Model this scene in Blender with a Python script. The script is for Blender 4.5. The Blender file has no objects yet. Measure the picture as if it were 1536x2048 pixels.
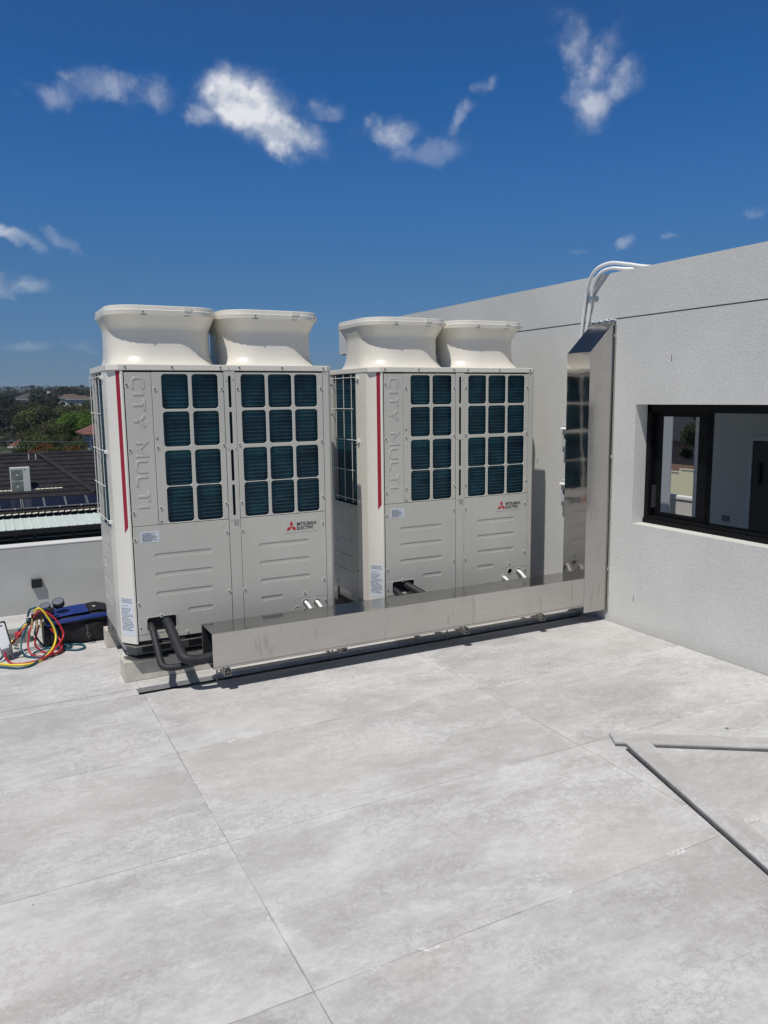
import bpy, bmesh, math, random
from mathutils import Vector, Matrix, Euler, noise as mnoise
C = bpy.context.scene.collection
R = math.radians
PI = math.pi
random.seed(7)
# ------------------------------------------------------------------ camera
CAM = Vector((-0.70404, -4.94949, 1.76968))
RX = Vector((0.88776083, -0.46015705, -0.0116704)); UX = Vector((0.07705029, 0.1235583, 0.9893415)); FX = Vector((0.45381049, 0.87919783, -0.14514546))
cd = bpy.data.cameras.new('camera'); cam = bpy.data.objects.new('camera', cd); C.objects.link(cam)
cam.matrix_world = Matrix(((RX.x, UX.x, -FX.x, CAM.x), (RX.y, UX.y, -FX.y, CAM.y), (RX.z, UX.z, -FX.z, CAM.z), (0, 0, 0, 1)))
cd.sensor_fit = 'VERTICAL'; cd.sensor_height = 36; cd.sensor_width = 27; cd.lens = 36 * 1556.55 / 2048
cd.clip_start = .05; cd.clip_end = 9000
bpy.context.scene.camera = cam
FPX = 1556.55
def at(u, v, Y):
    'point at world depth Y seen in direction (u, v) of the 1536x2048 photograph'
    d = FX + RX * (u - 768) / FPX - UX * (v - 1024) / FPX
    return CAM + d * ((Y - CAM.y) / d.y)
def dirn(u, v):
    return (FX + RX * (u - 768) / FPX - UX * (v - 1024) / FPX).normalized()
# ------------------------------------------------------------------ light
sun_dir = Vector((-.354, -.264, .898)).normalized()
EL = math.asin(sun_dir.z); AZ = math.atan2(sun_dir.x, sun_dir.y)
sd = bpy.data.lights.new('sun', 'SUN'); so = bpy.data.objects.new('sun', sd); C.objects.link(so)
sd.energy = 3.85; sd.angle = R(.53); sd.color = (1, .955, .89)
so.rotation_euler = sun_dir.to_track_quat('Z', 'Y').to_euler(); so.location = (-8, -6, 20)
vs = bpy.context.scene.view_settings
vs.view_transform = 'Standard'; vs.look = 'None'; vs.exposure = 0.0; vs.gamma = 1; vs.use_curve_mapping = False
# ------------------------------------------------------------------ node helpers
class NT:
    def __init__(s, tree): s.t = tree; s.n = tree.nodes; s.l = tree.links
    def add(s, typ, ins=None, **kw):
        nd = s.n.new(typ)
        for k, v in kw.items(): setattr(nd, k, v)
        if ins:
            for k, v in ins.items(): s.put(nd.inputs[k], v)
        return nd
    def put(s, sock, v):
        if isinstance(v, bpy.types.NodeSocket): s.l.new(v, sock)
        elif isinstance(v, bpy.types.Node): s.l.new(v.outputs[0], sock)
        else: sock.default_value = v
    def m(s, op, a, b=0., c=0., clamp=False):
        nd = s.n.new('ShaderNodeMath'); nd.operation = op; nd.use_clamp = clamp
        s.put(nd.inputs[0], a); s.put(nd.inputs[1], b); s.put(nd.inputs[2], c); return nd.outputs[0]
    def mix(s, f, a, b, blend='MIX'):
        nd = s.n.new('ShaderNodeMix'); nd.data_type = 'RGBA'; nd.blend_type = blend
        s.put(nd.inputs[0], f)
        for i, x in ((6, a), (7, b)):
            if isinstance(x, (tuple, list)) and len(x) == 3: x = (*x, 1)
            s.put(nd.inputs[i], x)
        return nd.outputs[2]
    def noise(s, vec, scale, detail=4, rough=.55, dist=0):
        nd = s.add('ShaderNodeTexNoise', {'Vector': vec, 'Scale': scale, 'Detail': detail, 'Roughness': rough, 'Distortion': dist}); return nd.outputs[0]
    def ramp(s, f, lo, hi, a=0., b=1.):
        nd = s.n.new('ShaderNodeMapRange'); nd.interpolation_type = 'SMOOTHSTEP'
        s.put(nd.inputs[0], f); nd.inputs[1].default_value = lo; nd.inputs[2].default_value = hi; nd.inputs[3].default_value = a; nd.inputs[4].default_value = b
        return nd.outputs[0]
def coords(t, scale=None):
    o = t.add('ShaderNodeTexCoord').outputs['Object']
    if scale:
        return t.add('ShaderNodeMapping', {'Vector': o, 'Scale': scale}).outputs[0]
    return o
MAT = {}
def mat(name, col, rough=.5, metal=0., var=0., vscale=3., bump=0., bscale=60., dirt=None, coat=0., stretch=None, rvar=0., spec=.5):
    m = bpy.data.materials.new(name); m.use_nodes = True; t = NT(m.node_tree); bs = t.n['Principled BSDF']
    col = (*col, 1)
    bs.inputs['Roughness'].default_value = rough; bs.inputs['Metallic'].default_value = metal
    bs.inputs['Base Color'].default_value = col; bs.inputs['Coat Weight'].default_value = coat
    bs.inputs['Specular IOR Level'].default_value = spec
    co = coords(t, stretch)
    if var:
        n = t.noise(co, vscale, 6)
        f = t.ramp(n, .3, .7)
        dk = dirt or tuple(c * (1 - var) for c in col[:3])
        t.put(bs.inputs['Base Color'], t.mix(f, dk, col))
    if rvar:
        n = t.noise(co, vscale * 1.7, 5)
        t.put(bs.inputs['Roughness'], t.ramp(n, .3, .7, max(.02, rough - rvar), rough + rvar))
    if bump:
        n = t.noise(co, bscale, 3)
        b = t.add('ShaderNodeBump', {'Strength': 1., 'Distance': bump, 'Height': n}); t.put(bs.inputs['Normal'], b)
    MAT[name] = m
    return m
# ------------------------------------------------------------------ world
w = bpy.data.worlds.new('World'); bpy.context.scene.world = w; w.use_nodes = True
t = NT(w.node_tree); bg = t.n['Background']; bg.inputs[1].default_value = .09
sky = t.add('ShaderNodeTexSky', sky_type='NISHITA', sun_disc=False, sun_elevation=EL, sun_rotation=AZ, altitude=50, air_density=1.0, dust_density=.1, ozone_density=2.0)
tc = t.add('ShaderNodeTexCoord').outputs['Generated']
# deep polarised blue of a clear dry day towards the lower sky
zc_ = t.add('ShaderNodeSeparateXYZ', {0: tc}).outputs[2]
rp_ = t.add('ShaderNodeValToRGB', {0: zc_}); el = rp_.color_ramp.elements
stops = [(0., (.19, .32, .58)), (.05, (.20, .34, .60)), (.14, (.21, .42, .67)), (.24, (.18, .49, .84)), (.35, (.12, .48, .88)), (.44, (.17, .47, .84)), (.62, (.34, .36, .40)), (1., (.40, .39, .38))]
while len(el) < len(stops): el.new(.5)
for e_, (p_, c_) in zip(el, stops): e_.position = p_; e_.color = (*c_, 1)
hs = t.add('ShaderNodeVectorMath', {0: sky, 1: rp_.outputs[0]}, operation='MULTIPLY')
wn = t.add('ShaderNodeTexNoise', {'Vector': tc, 'Scale': 13., 'Detail': 5, 'Roughness': .6})
wv = t.add('ShaderNodeVectorMath', {0: wn.outputs['Color'], 1: (.5, .5, .5)}, operation='SUBTRACT')
wsc = t.add('ShaderNodeVectorMath', {0: wv, 'Scale': .062}, operation='SCALE')
wd = t.add('ShaderNodeVectorMath', {0: tc, 1: wsc}, operation='ADD').outputs[0]
n2 = t.noise(tc, 26., 9, .56, .12)
n2s = t.noise(t.add('ShaderNodeVectorMath', {0: tc, 1: (-.006, -.004, .014)}, operation='ADD').outputs[0], 26., 5, .5, .12)
# clouds: centre direction, half sizes (radians), tilt (deg), density, noise weight
CL = [((486, 203), .064, .039, -30, 1.6, .24), ((555, 250), .070, .026, -31, 1.25, .34), ((418, 212), .036, .018, -8, .7, .6), ((215, 178), .088, .024, -3, .55, .9), ((120, 178), .045, .018, 0, .42, .9), ((310, 190), .03, .02, -15, .5, .9), ((405, 215), .028, .018, 5, .6, .9),
      ((648, 228), .028, .013, -12, .42, .9), ((1155, 80), .040, .026, -50, .5, .85), ((1185, 140), .050, .030, 60, .68, .8), ((1190, 200), .034, .030, 70, .72, .75), ((1245, 160), .030, .022, 25, .68, .8), ((785, 272), .036, .018, 10, .72, .8), ((870, 300), .055, .016, 0, .28, 1.),
      ((925, 235), .028, .012, 50, .42, .9), ((972, 165), .02, .010, 25, .42, .9), ((48, 480), .036, .012, -22, .72, .7), ((130, 485), .026, .009, -22, .34, .8), ((45, 570), .038, .012, -12, .62, .7), ((0, 560), .026, .014, -15, .6, .7), ((160, 690), .03, .006, 8, .3, .8), ((1245, 487), .018, .009, 0, .4, .8),
      ((1348, 488), .012, .006, -10, .42, .8), ((1515, 430), .012, .008, 0, .34, .8), ((1160, 505), .016, .005, 0, .25, .8), ((40, 700), .05, .008, 4, .22, .9)]
acc = None
for (uv, a, b, tilt, dens, nw) in CL:
    c0 = dirn(*uv); rr = RX * math.cos(R(tilt)) + UX * math.sin(R(tilt)); rr = (rr - c0 * rr.dot(c0)).normalized(); uu = c0.cross(rr).normalized()
    def dot(v):
        nd = t.add('ShaderNodeVectorMath', {0: wd, 1: tuple(v)}, operation='DOT_PRODUCT'); return nd.outputs['Value']
    x = t.m('SUBTRACT', dot(rr / a), (rr / a).dot(c0)); y = t.m('SUBTRACT', dot(uu / b), (uu / b).dot(c0))
    q = t.m('SQRT', t.m('ADD', t.m('MULTIPLY', x, x), t.m('MULTIPLY', y, y)))
    base = t.m('SUBTRACT', 1.0, q)
    f = t.m('ADD', base, t.m('MULTIPLY', t.m('SUBTRACT', n2, .5), nw * 2.6))
    f = t.m('MULTIPLY', t.ramp(f, -.1, 1.05), t.m('MULTIPLY', t.ramp(base, -.35, .5), dens * (1 if dens > 1 else (.8 if dens > .7 else .62))))
    acc = f if acc is None else t.m('MAXIMUM', acc, f)
alpha = t.m('MINIMUM', acc, .97)
lit = t.m('ADD', .5, t.m('MULTIPLY', t.m('SUBTRACT', n2, n2s), 3.2))
cc = t.mix(t.ramp(t.m('ADD', lit, t.m('MULTIPLY', alpha, .25)), .25, 1.0), (5.6, 6.2, 7.2), (10.2, 10.2, 10.3))
# keep clouds out of the half of the sky below the horizon
t.put(bg.inputs[0], t.mix(t.m('MULTIPLY', alpha, .86), hs.outputs[0], cc))
# ------------------------------------------------------------------ mesh helpers
class MB:
    def __init__(s): s.b = bmesh.new()
    def box(s, x0, x1, y0, y1, z0, z1):
        vs_ = [s.b.verts.new(p) for p in ((x0, y0, z0), (x1, y0, z0), (x1, y1, z0), (x0, y1, z0), (x0, y0, z1), (x1, y0, z1), (x1, y1, z1), (x0, y1, z1))]
        for f in ((3, 2, 1, 0), (4, 5, 6, 7), (0, 1, 5, 4), (1, 2, 6, 5), (2, 3, 7, 6), (3, 0, 4, 7)): s.b.faces.new([vs_[i] for i in f])
        return s
    def face(s, pts):
        s.b.faces.new([s.b.verts.new(p) for p in pts]); return s
    def prism(s, poly, h0, h1, axis='z'):
        def P(a, b, h): return {'z': (a, b, h), 'y': (a, h, b), 'x': (h, a, b)}[axis]
        lo = [s.b.verts.new(P(a, b, h0)) for a, b in poly]; hi = [s.b.verts.new(P(a, b, h1)) for a, b in poly]
        n = len(poly)
        s.b.faces.new(lo[::-1]); s.b.faces.new(hi)
        for i in range(n): s.b.faces.new([lo[i], lo[(i + 1) % n], hi[(i + 1) % n], hi[i]])
        return s
    def loft(s, rings, cap0=True, cap1=True):
        rv = [[s.b.verts.new(p) for p in r] for r in rings]
        n = len(rv[0])
        for a, b in zip(rv, rv[1:]):
            for i in range(n): s.b.faces.new([a[i], a[(i + 1) % n], b[(i + 1) % n], b[i]])
        if cap0: s.b.faces.new(rv[0][::-1])
        if cap1: s.b.faces.new(rv[-1])
        return s
    def tube(s, pts, r, n=12, caps=True):
        pts = [Vector(p) for p in pts]; rings = []; up = None
        for i, p in enumerate(pts):
            d = (pts[min(i + 1, len(pts) - 1)] - pts[max(i - 1, 0)]).normalized()
            if up is None:
                up = Vector((0, 0, 1)) if abs(d.z) < .9 else Vector((1, 0, 0))
            up = (up - d * up.dot(d)).normalized(); sd_ = d.cross(up)
            rr = r[i] if isinstance(r, (list, tuple)) else r
            rings.append([p + (sd_ * math.cos(2 * PI * k / n) + up * math.sin(2 * PI * k / n)) * rr for k in range(n)])
        return s.loft(rings, caps, caps)
    def cyl(s, p0, p1, r, n=16, r1=None):
        return s.tube([p0, p1], [r, r if r1 is None else r1], n)
    def lathe(s, prof, c=(0, 0, 0), n=24, axis='z'):
        rings = []
        for r, h in prof:
            ring = []
            for k in range(n):
                a = 2 * PI * k / n; x, y = r * math.cos(a), r * math.sin(a)
                p = {'z': (x, y, h), 'y': (x, h, y), 'x': (h, x, y)}[axis]
                ring.append(Vector(c) + Vector(p))
            rings.append(ring)
        return s.loft(rings)
    def sphere(s, c, r, sc=(1, 1, 1), n=12):
        m_ = Matrix.Translation(c) @ Matrix.Diagonal((*[r * q for q in sc], 1))
        bmesh.ops.create_uvsphere(s.b, u_segments=n, v_segments=max(6, n // 2), radius=1, matrix=m_); return s
    def build(s, name, m, parent=None, bevel=0., smooth=False, seg=2, M=None):
        bmesh.ops.recalc_face_normals(s.b, faces=s.b.faces)
        me = bpy.data.meshes.new(name); s.b.to_mesh(me); s.b.free()
        if M is not None: me.transform(M)
        if isinstance(m, (list, tuple)):
            for q in m: me.materials.append(q)
        else: me.materials.append(m)
        if smooth:
            for p in me.polygons: p.use_smooth = True
        o = bpy.data.objects.new(name, me); C.objects.link(o)
        if parent: o.parent = parent
        if bevel:
            bv = o.modifiers.new('bevel', 'BEVEL'); bv.width = bevel; bv.segments = seg; bv.limit_method = 'ANGLE'; bv.angle_limit = R(35); bv.harden_normals = True
            for p in me.polygons: p.use_smooth = True
        elif smooth:
            try: me.set_sharp_from_angle(angle=R(40))
            except Exception: pass
        return o
def tag(o, label=None, cat=None, group=None, kind=None):
    if label: o['label'] = label
    if cat: o['category'] = cat
    if group: o['group'] = group
    if kind: o['kind'] = kind
    return o
def thing(name, label, cat, loc=(0, 0, 0), rotz=0., group=None):
    o = bpy.data.objects.new(name, None); C.objects.link(o); o.location = loc; o.rotation_euler = (0, 0, rotz); o.empty_display_size = .1
    return tag(o, label, cat, group)
def dup(o, parent=None):
    c = o.copy(); C.objects.link(c); c.parent = parent
    for ch in list(o.children): dup(ch, c)
    return c
def rrect(x0, x1, y0, y1, r, n=5):
    r = min(r, (x1 - x0) / 2 - 1e-4, (y1 - y0) / 2 - 1e-4); pts = []
    for cx, cy, a0 in ((x1 - r, y0 + r, -90), (x1 - r, y1 - r, 0), (x0 + r, y1 - r, 90), (x0 + r, y0 + r, 180)):
        for k in range(n + 1):
            a = R(a0 + 90 * k / n); pts.append((cx + r * math.cos(a), cy + r * math.sin(a)))
    return pts
def circ(cx, cy, r, n=16): return [(cx + r * math.cos(2 * PI * k / n), cy + r * math.sin(2 * PI * k / n)) for k in range(n)]
def curve_mesh(loops, thick, bevel, offset=None):
    cu = bpy.data.curves.new('c', 'CURVE'); cu.dimensions = '2D'; cu.fill_mode = 'BOTH'; cu.extrude = max(0, thick / 2 - bevel); cu.bevel_depth = bevel; cu.bevel_resolution = 1; cu.offset = -bevel if offset is None else offset
    for lp in loops:
        sp = cu.splines.new('POLY'); sp.points.add(len(lp) - 1); sp.use_cyclic_u = True
        for p, q in zip(sp.points, lp): p.co = (q[0], q[1], 0, 1)
    o = bpy.data.objects.new('c', cu); C.objects.link(o)
    me = bpy.data.meshes.new_from_object(o.evaluated_get(bpy.context.evaluated_depsgraph_get()))
    bpy.data.objects.remove(o); bpy.data.curves.remove(cu)
    return me
FRONT = Matrix(((1, 0, 0, 0), (0, 0, -1, 0), (0, 1, 0, 0), (0, 0, 0, 1)))      # 2D (x, z) -> facing -Y
LEFT = Matrix(((0, 0, -1, 0), (-1, 0, 0, 0), (0, 1, 0, 0), (0, 0, 0, 1)))      # 2D (-y, z) -> facing -X
def plate(name, outer, holes, front, thick, bevel, m, parent, M=FRONT, extra=()):
    'thin sheet whose outer face sits at -Y = front; extra = (loops, depth) pieces joined in'
    bm = bmesh.new()
    for loops, fr, th, bv in [([outer] + list(holes), front, thick, bevel)] + list(extra):
        me = curve_mesh(loops, th, bv); me.transform(Matrix.Translation((0, 0, -fr - th / 2))); bm.from_mesh(me); bpy.data.meshes.remove(me)
    me = bpy.data.meshes.new(name); bm.to_mesh(me); bm.free(); me.transform(M); me.materials.append(m)
    o = bpy.data.objects.new(name, me); C.objects.link(o); o.parent = parent
    return o
def text_mesh(txt, size, sx=1., off=0., th=.001, align='LEFT', spacing=1.):
    cu = bpy.data.curves.new('t', 'FONT'); cu.body = txt; cu.size = size; cu.extrude = th / 2; cu.offset = off; cu.align_x = align; cu.space_character = spacing
    o = bpy.data.objects.new('t', cu); C.objects.link(o)
    me = bpy.data.meshes.new_from_object(o.evaluated_get(bpy.context.evaluated_depsgraph_get()))
    bpy.data.objects.remove(o); bpy.data.curves.remove(cu)
    me.transform(Matrix.Diagonal((sx, 1, 1, 1))); return me
def mesh_obj(name, me, m, parent=None):
    me.materials.clear(); me.materials.append(m); o = bpy.data.objects.new(name, me); C.objects.link(o)
    if parent: o.parent = parent
    return o
def smooth_path(pts, n=6):
    'Catmull-Rom through points'
    P = [Vector(p) for p in pts]; P = [P[0] * 2 - P[1]] + P + [P[-1] * 2 - P[-2]]; out = []
    for i in range(1, len(P) - 2):
        for k in range(n):
            s = k / n; a, b, c, d = P[i - 1], P[i], P[i + 1], P[i + 2]
            out.append(.5 * ((2 * b) + (c - a) * s + (2 * a - 5 * b + 4 * c - d) * s * s + (3 * b - a - 3 * c + d) * s ** 3))
    out.append(P[-2]); return out
def fillet(pts, r, n=6):
    P = [Vector(p) for p in pts]; out = [P[0]]
    for i in range(1, len(P) - 1):
        a = (P[i - 1] - P[i]); b = (P[i + 1] - P[i]); rr = min(r, a.length * .49, b.length * .49)
        p0 = P[i] + a.normalized() * rr; p1 = P[i] + b.normalized() * rr
        for k in range(n + 1):
            s = k / n; out.append(p0 * (1 - s) ** 2 + P[i] * 2 * s * (1 - s) + p1 * s * s)
    out.append(P[-1]); return out
# ------------------------------------------------------------------ materials
paint = mat('beige_powder_coat', (.535, .525, .47), .32, var=.075, vscale=3.2, rvar=.07, bump=.0011, bscale=5.5, stretch=(1, 1, .6))
paint_w = mat('cream_powder_coat', (.74, .715, .64), .30, var=.03, vscale=2.5, rvar=.04)
hoodm = mat('cream_moulded_plastic', (.74, .705, .62), .30, var=.03, vscale=3, rvar=.05)
red = mat('dark_red_film', (.30, .012, .03), .4)
logo_red = mat('logo_red', (.5, .012, .03), .45)
black_ink = mat('black_ink', (.015, .015, .018), .5)
label_m = mat('label_paper', (.62, .66, .70), .5)
label_ink = mat('label_grey_ink', (.16, .18, .22), .6)
dark_in = mat('dark_interior', (.012, .013, .015), .7)
wire_m = mat('white_wire', (.74, .74, .70), .4)
galv = mat('galvanised_steel', (.52, .52, .50), .38, metal=.85, var=.35, vscale=9, rvar=.12)
galv_shaded = mat('shaded_galvanised_steel', (.20, .20, .19), .5, metal=.7, var=.35, vscale=9)  # darker copy of galv, with the shade under the unit put into its colour
screw_m = mat('zinc_screw', (.20, .19, .17), .4, metal=.7)
rubber = mat('black_insulation_foam', (.018, .020, .024), .62, var=.3, vscale=14, bump=.0006, bscale=120)
conc = mat('cast_concrete_block', (.60, .56, .48), .85, var=.22, vscale=11, bump=.002, bscale=40)
pvc = mat('white_pvc', (.78, .78, .76), .35, var=.06, vscale=8)
blackm = mat('black_powder_coat', (.012, .013, .016), .42)
# fin coil: fine vertical fins crossed by horizontal tubes, dark teal
def coil_mat():
    m = bpy.data.materials.new('coil_fins'); m.use_nodes = True; t = NT(m.node_tree); bs = t.n['Principled BSDF']
    co = coords(t); n = t.noise(co, 6, 4)
    t.put(bs.inputs['Base Color'], t.mix(t.ramp(n, .35, .7), (.002, .024, .042), (.004, .066, .088)))
    bs.inputs['Roughness'].default_value = .5; bs.inputs['Specular IOR Level'].default_value = .3
    return m
coilm = coil_mat()
coil_line = mat('coil_tube', (.06, .105, .12), .45, metal=.4)
def steel_mat():
    m = bpy.data.materials.new('stainless_steel'); m.use_nodes = True; t = NT(m.node_tree); bs = t.n['Principled BSDF']
    co = coords(t); n = t.noise(co, 2.2, 3); n_s = t.noise(coords(t, (1, 1, .35)), 9, 5, .7)
    smear = t.ramp(n_s, .62, .78)
    t.put(bs.inputs['Base Color'], t.mix(smear, (.50, .485, .46), (.42, .40, .375)))
    bs.inputs['Metallic'].default_value = 1.
    r = t.m('ADD', t.ramp(t.noise(co, 5, 5), .35, .75, .09, .15), t.m('MULTIPLY', smear, .18)); t.put(bs.inputs['Roughness'], r)
    b = t.add('ShaderNodeBump', {'Strength': 1., 'Distance': .004, 'Height': n}); t.put(bs.inputs['Normal'], b)
    return m
steel = steel_mat()
def steel_front():
    m = bpy.data.materials.new('brushed_stainless_steel'); m.use_nodes = True; t = NT(m.node_tree); bs = t.n['Principled BSDF']
    co = coords(t); n = t.noise(co, 1.7, 3)
    st = t.noise(coords(t, (.6, .6, 14)), 5, 2, .5); sp = t.noise(coords(t, (1., 1, 1)), 5, 3, .55)
    drip = t.ramp(t.noise(coords(t, (22, 1, 3.4)), 1., 2, .5), .61, .70)
    c = t.mix(t.ramp(st, .3, .7), (.575, .553, .525), (.60, .58, .552)); c = t.mix(t.m('MULTIPLY', t.ramp(sp, .55, .74), .22), c, (.42, .39, .35))
    c = t.mix(t.m('MULTIPLY', drip, .38), c, (.36, .34, .31))
    t.put(bs.inputs['Base Color'], c); bs.inputs['Metallic'].default_value = 1.
    t.put(bs.inputs['Roughness'], t.ramp(sp, .3, .75, .27, .35))
    b = t.add('ShaderNodeBump', {'Strength': 1., 'Distance': .003, 'Height': n}); t.put(bs.inputs['Normal'], b)
    return m
steel_b = steel_front()
def stucco_mat(name, c0, c1, dist=.0017, grain=.22):
    m = bpy.data.materials.new(name); m.use_nodes = True; t = NT(m.node_tree); bs = t.n['Principled BSDF']
    co = coords(t)
    big = t.noise(co, 1.1, 5, .6); st = t.noise(coords(t, (1, 2.2, .5)), 2.0, 5, .65); g = t.noise(co, 88, 2, .5, .8); g2 = t.noise(co, 62, 3, .6, .6)
    c = t.mix(t.ramp(big, .3, .7), c0, c1)
    c = t.mix(t.m('MULTIPLY', t.ramp(st, .58, .78), .25), c, tuple(x * .82 for x in c0))
    c = t.mix(t.ramp(g, .38, .60, grain, 0), c, tuple(x * .5 for x in c0))
    zz_ = t.add('ShaderNodeSeparateXYZ', {0: co}).outputs[2]
    run = t.m('MULTIPLY', t.ramp(t.noise(coords(t, (1, 9, .28)), 1.6, 4, .6), .60, .76), t.ramp(t.noise(co, .9, 2), .42, .62)); c = t.mix(t.m('MULTIPLY', run, .22), c, (.34, .34, .31))
    patch = t.ramp(t.noise(co, .55, 3, .5), .54, .60); c = t.mix(t.m('MULTIPLY', patch, .10), c, (.80, .80, .76))
    splash = t.m('MULTIPLY', t.ramp(t.m('ADD', zz_, t.m('MULTIPLY', t.noise(co, 5, 4), .12)), .05, .17, 1, 0), .30); c = t.mix(splash, c, (.40, .38, .34))
    t.put(bs.inputs['Base Color'], c); bs.inputs['Roughness'].default_value = .9; bs.inputs['Specular IOR Level'].default_value = .25
    h = t.m('ADD', t.m('MULTIPLY', g, .6), g2)
    b = t.add('ShaderNodeBump', {'Strength': 1., 'Distance': dist, 'Height': h}); t.put(bs.inputs['Normal'], b)
    return m
stucco = stucco_mat('light_grey_render', (.61, .608, .578), (.675, .672, .642))
stucco_d = stucco_mat('grey_parapet_render', (.44, .445, .43), (.49, .495, .48), .0009, .14)
cap_m = mat('parapet_capping', (.70, .70, .68), .6, var=.1, vscale=4)
TX0, TL, TY0, TP = .062, 1.8355, -.2428, .9079
def tile_mat(name, joints=True, dull=1.):
    m = bpy.data.materials.new(name); m.use_nodes = True; t = NT(m.node_tree); bs = t.n['Principled BSDF']
    co = coords(t); sp = t.add('ShaderNodeSeparateXYZ', {0: co}); X, Y = sp.outputs[0], sp.outputs[1]
    def joint(P, o, s):
        u = t.m('DIVIDE', t.m('SUBTRACT', P, o), s); fr = t.m('SUBTRACT', t.m('FRACT', t.m('ADD', u, 100.5)), .5)
        return t.m('MULTIPLY', t.m('ABSOLUTE', fr), s), t.m('FLOOR', t.m('ADD', u, 100.))
    dx, ix = joint(X, TX0, TL); dy, iy = joint(Y, TY0, TP)
    wob = t.m('MULTIPLY', t.m('SUBTRACT', t.noise(co, 9, 3), .5), .004)
    d = t.m('ADD', t.m('MINIMUM', dx, dy), wob)
    cell = t.add('ShaderNodeCombineXYZ', {0: ix, 1: iy, 2: 0.}); wn_ = t.add('ShaderNodeTexWhiteNoise', {0: cell}, noise_dimensions='3D')
    off = t.add('ShaderNodeVectorMath', {0: wn_.outputs['Color'], 'Scale': 7.}, operation='SCALE')
    sh = t.add('ShaderNodeVectorMath', {0: co, 1: off}, operation='ADD').outputs[0] if joints else co
    st = t.add('ShaderNodeMapping', {'Vector': sh, 'Scale': (.95, 2.0, 1), 'Rotation': (0, 0, R(4))}).outputs[0]
    n1 = t.noise(st, 1.5, 9, .66, .3); n2_ = t.noise(sh, 2.6, 10, .70, .2); n3 = t.noise(st, 3.4, 10, .74, .2); fine = t.noise(sh, 55, 4, .7); mid = t.noise(st, 14, 8, .75)
    k = lambda *c: tuple(x * dull for x in c)
    c = t.mix(t.ramp(n1, .38, .62), k(.435, .428, .420), k(.575, .575, .572))
    c = t.mix(t.ramp(n2_, .48, .72, 0, .38), c, k(.61, .61, .608))
    c = t.mix(t.ramp(n3, .34, .50, .45, 0), c, k(.385, .377, .370))
    c = t.mix(t.ramp(mid, .36, .56, .30, 0), c, k(.40, .39, .38)); c = t.mix(t.ramp(mid, .52, .68, 0, .35), c, k(.67, .67, .67))
    edge = t.ramp(t.noise(st, 1.7, 5, .6), .46, .58)
    rid = t.m('ABSOLUTE', t.m('SUBTRACT', t.noise(sh, 11, 9, .78), .5)); vein = t.m('MULTIPLY', t.ramp(rid, .0, .030, 1, 0), edge)
    c = t.mix(t.m('MULTIPLY', vein, .55), c, k(.27, .26, .25))
    rid2 = t.m('ABSOLUTE', t.m('SUBTRACT', t.noise(st, 6, 9, .75), .5)); c = t.mix(t.m('MULTIPLY', t.m('MULTIPLY', t.ramp(rid2, .0, .022, 1, 0), t.ramp(n2_, .46, .6)), .30), c, k(.74, .74, .735))
    c = t.mix(t.ramp(fine, .36, .52, .16, 0), c, k(.36, .35, .34)); c = t.mix(t.ramp(fine, .54, .66, 0, .16), c, k(.72, .72, .72))
    c = t.mix(t.m('MULTIPLY', t.ramp(t.noise(sh, .9, 4, .5), .52, .68), .22), c, k(.56, .53, .49))
    tone = t.m('ADD', .925, t.m('MULTIPLY', wn_.outputs['Value'], .13))
    if joints: c = t.mix(1., c, t.add('ShaderNodeCombineColor', {0: tone, 1: tone, 2: tone}).outputs[0], 'MULTIPLY')
    if joints:
        # lime haze along joints, broken whitish grout, hairline dark gap
        hz = t.m('MULTIPLY', t.ramp(d, .0, .075, 1, 0), t.ramp(t.noise(co, 5, 5, .6), .42, .72))
        c = t.mix(t.m('MULTIPLY', hz, .42), c, (.74, .74, .73))
        blob = t.m('MULTIPLY', t.ramp(d, .003, .022, 1, 0), t.ramp(t.noise(co, 7.5, 5, .7, .8), .61, .67))
        c = t.mix(t.m('MULTIPLY', blob, .85), c, (.84, .84, .83))
        gap = t.m('MULTIPLY', t.ramp(d, .0012, .0034, 1, 0), t.ramp(t.noise(co, 3.3, 4, .6), .36, .56, .35, 1))
        c = t.mix(t.m('MULTIPLY', gap, .55), c, (.12, .115, .10))
        spk = t.add('ShaderNodeTexVoronoi', {'Vector': co, 'Scale': 3.1, 'Randomness': 1.}, feature='F1')
        c = t.mix(t.ramp(spk.outputs['Distance'], .008, .018, .8, 0), c, (.06, .055, .05))
    t.put(bs.inputs['Base Color'], c)
    t.put(bs.inputs['Roughness'], t.ramp(n2_, .35, .7, .62, .82)); bs.inputs['Specular IOR Level'].default_value = .3
    b = t.add('ShaderNodeBump', {'Strength': 1., 'Distance': .0012, 'Height': t.noise(sh, 60, 5, .7)}); t.put(bs.inputs['Normal'], b)
    return m
tilem = tile_mat('stone_look_floor_tile')
tile_off = tile_mat('stone_look_offcut', False, .97)
tile_edge = mat('tile_cut_edge', (.16, .155, .15), .8, var=.3, vscale=20)
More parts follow.
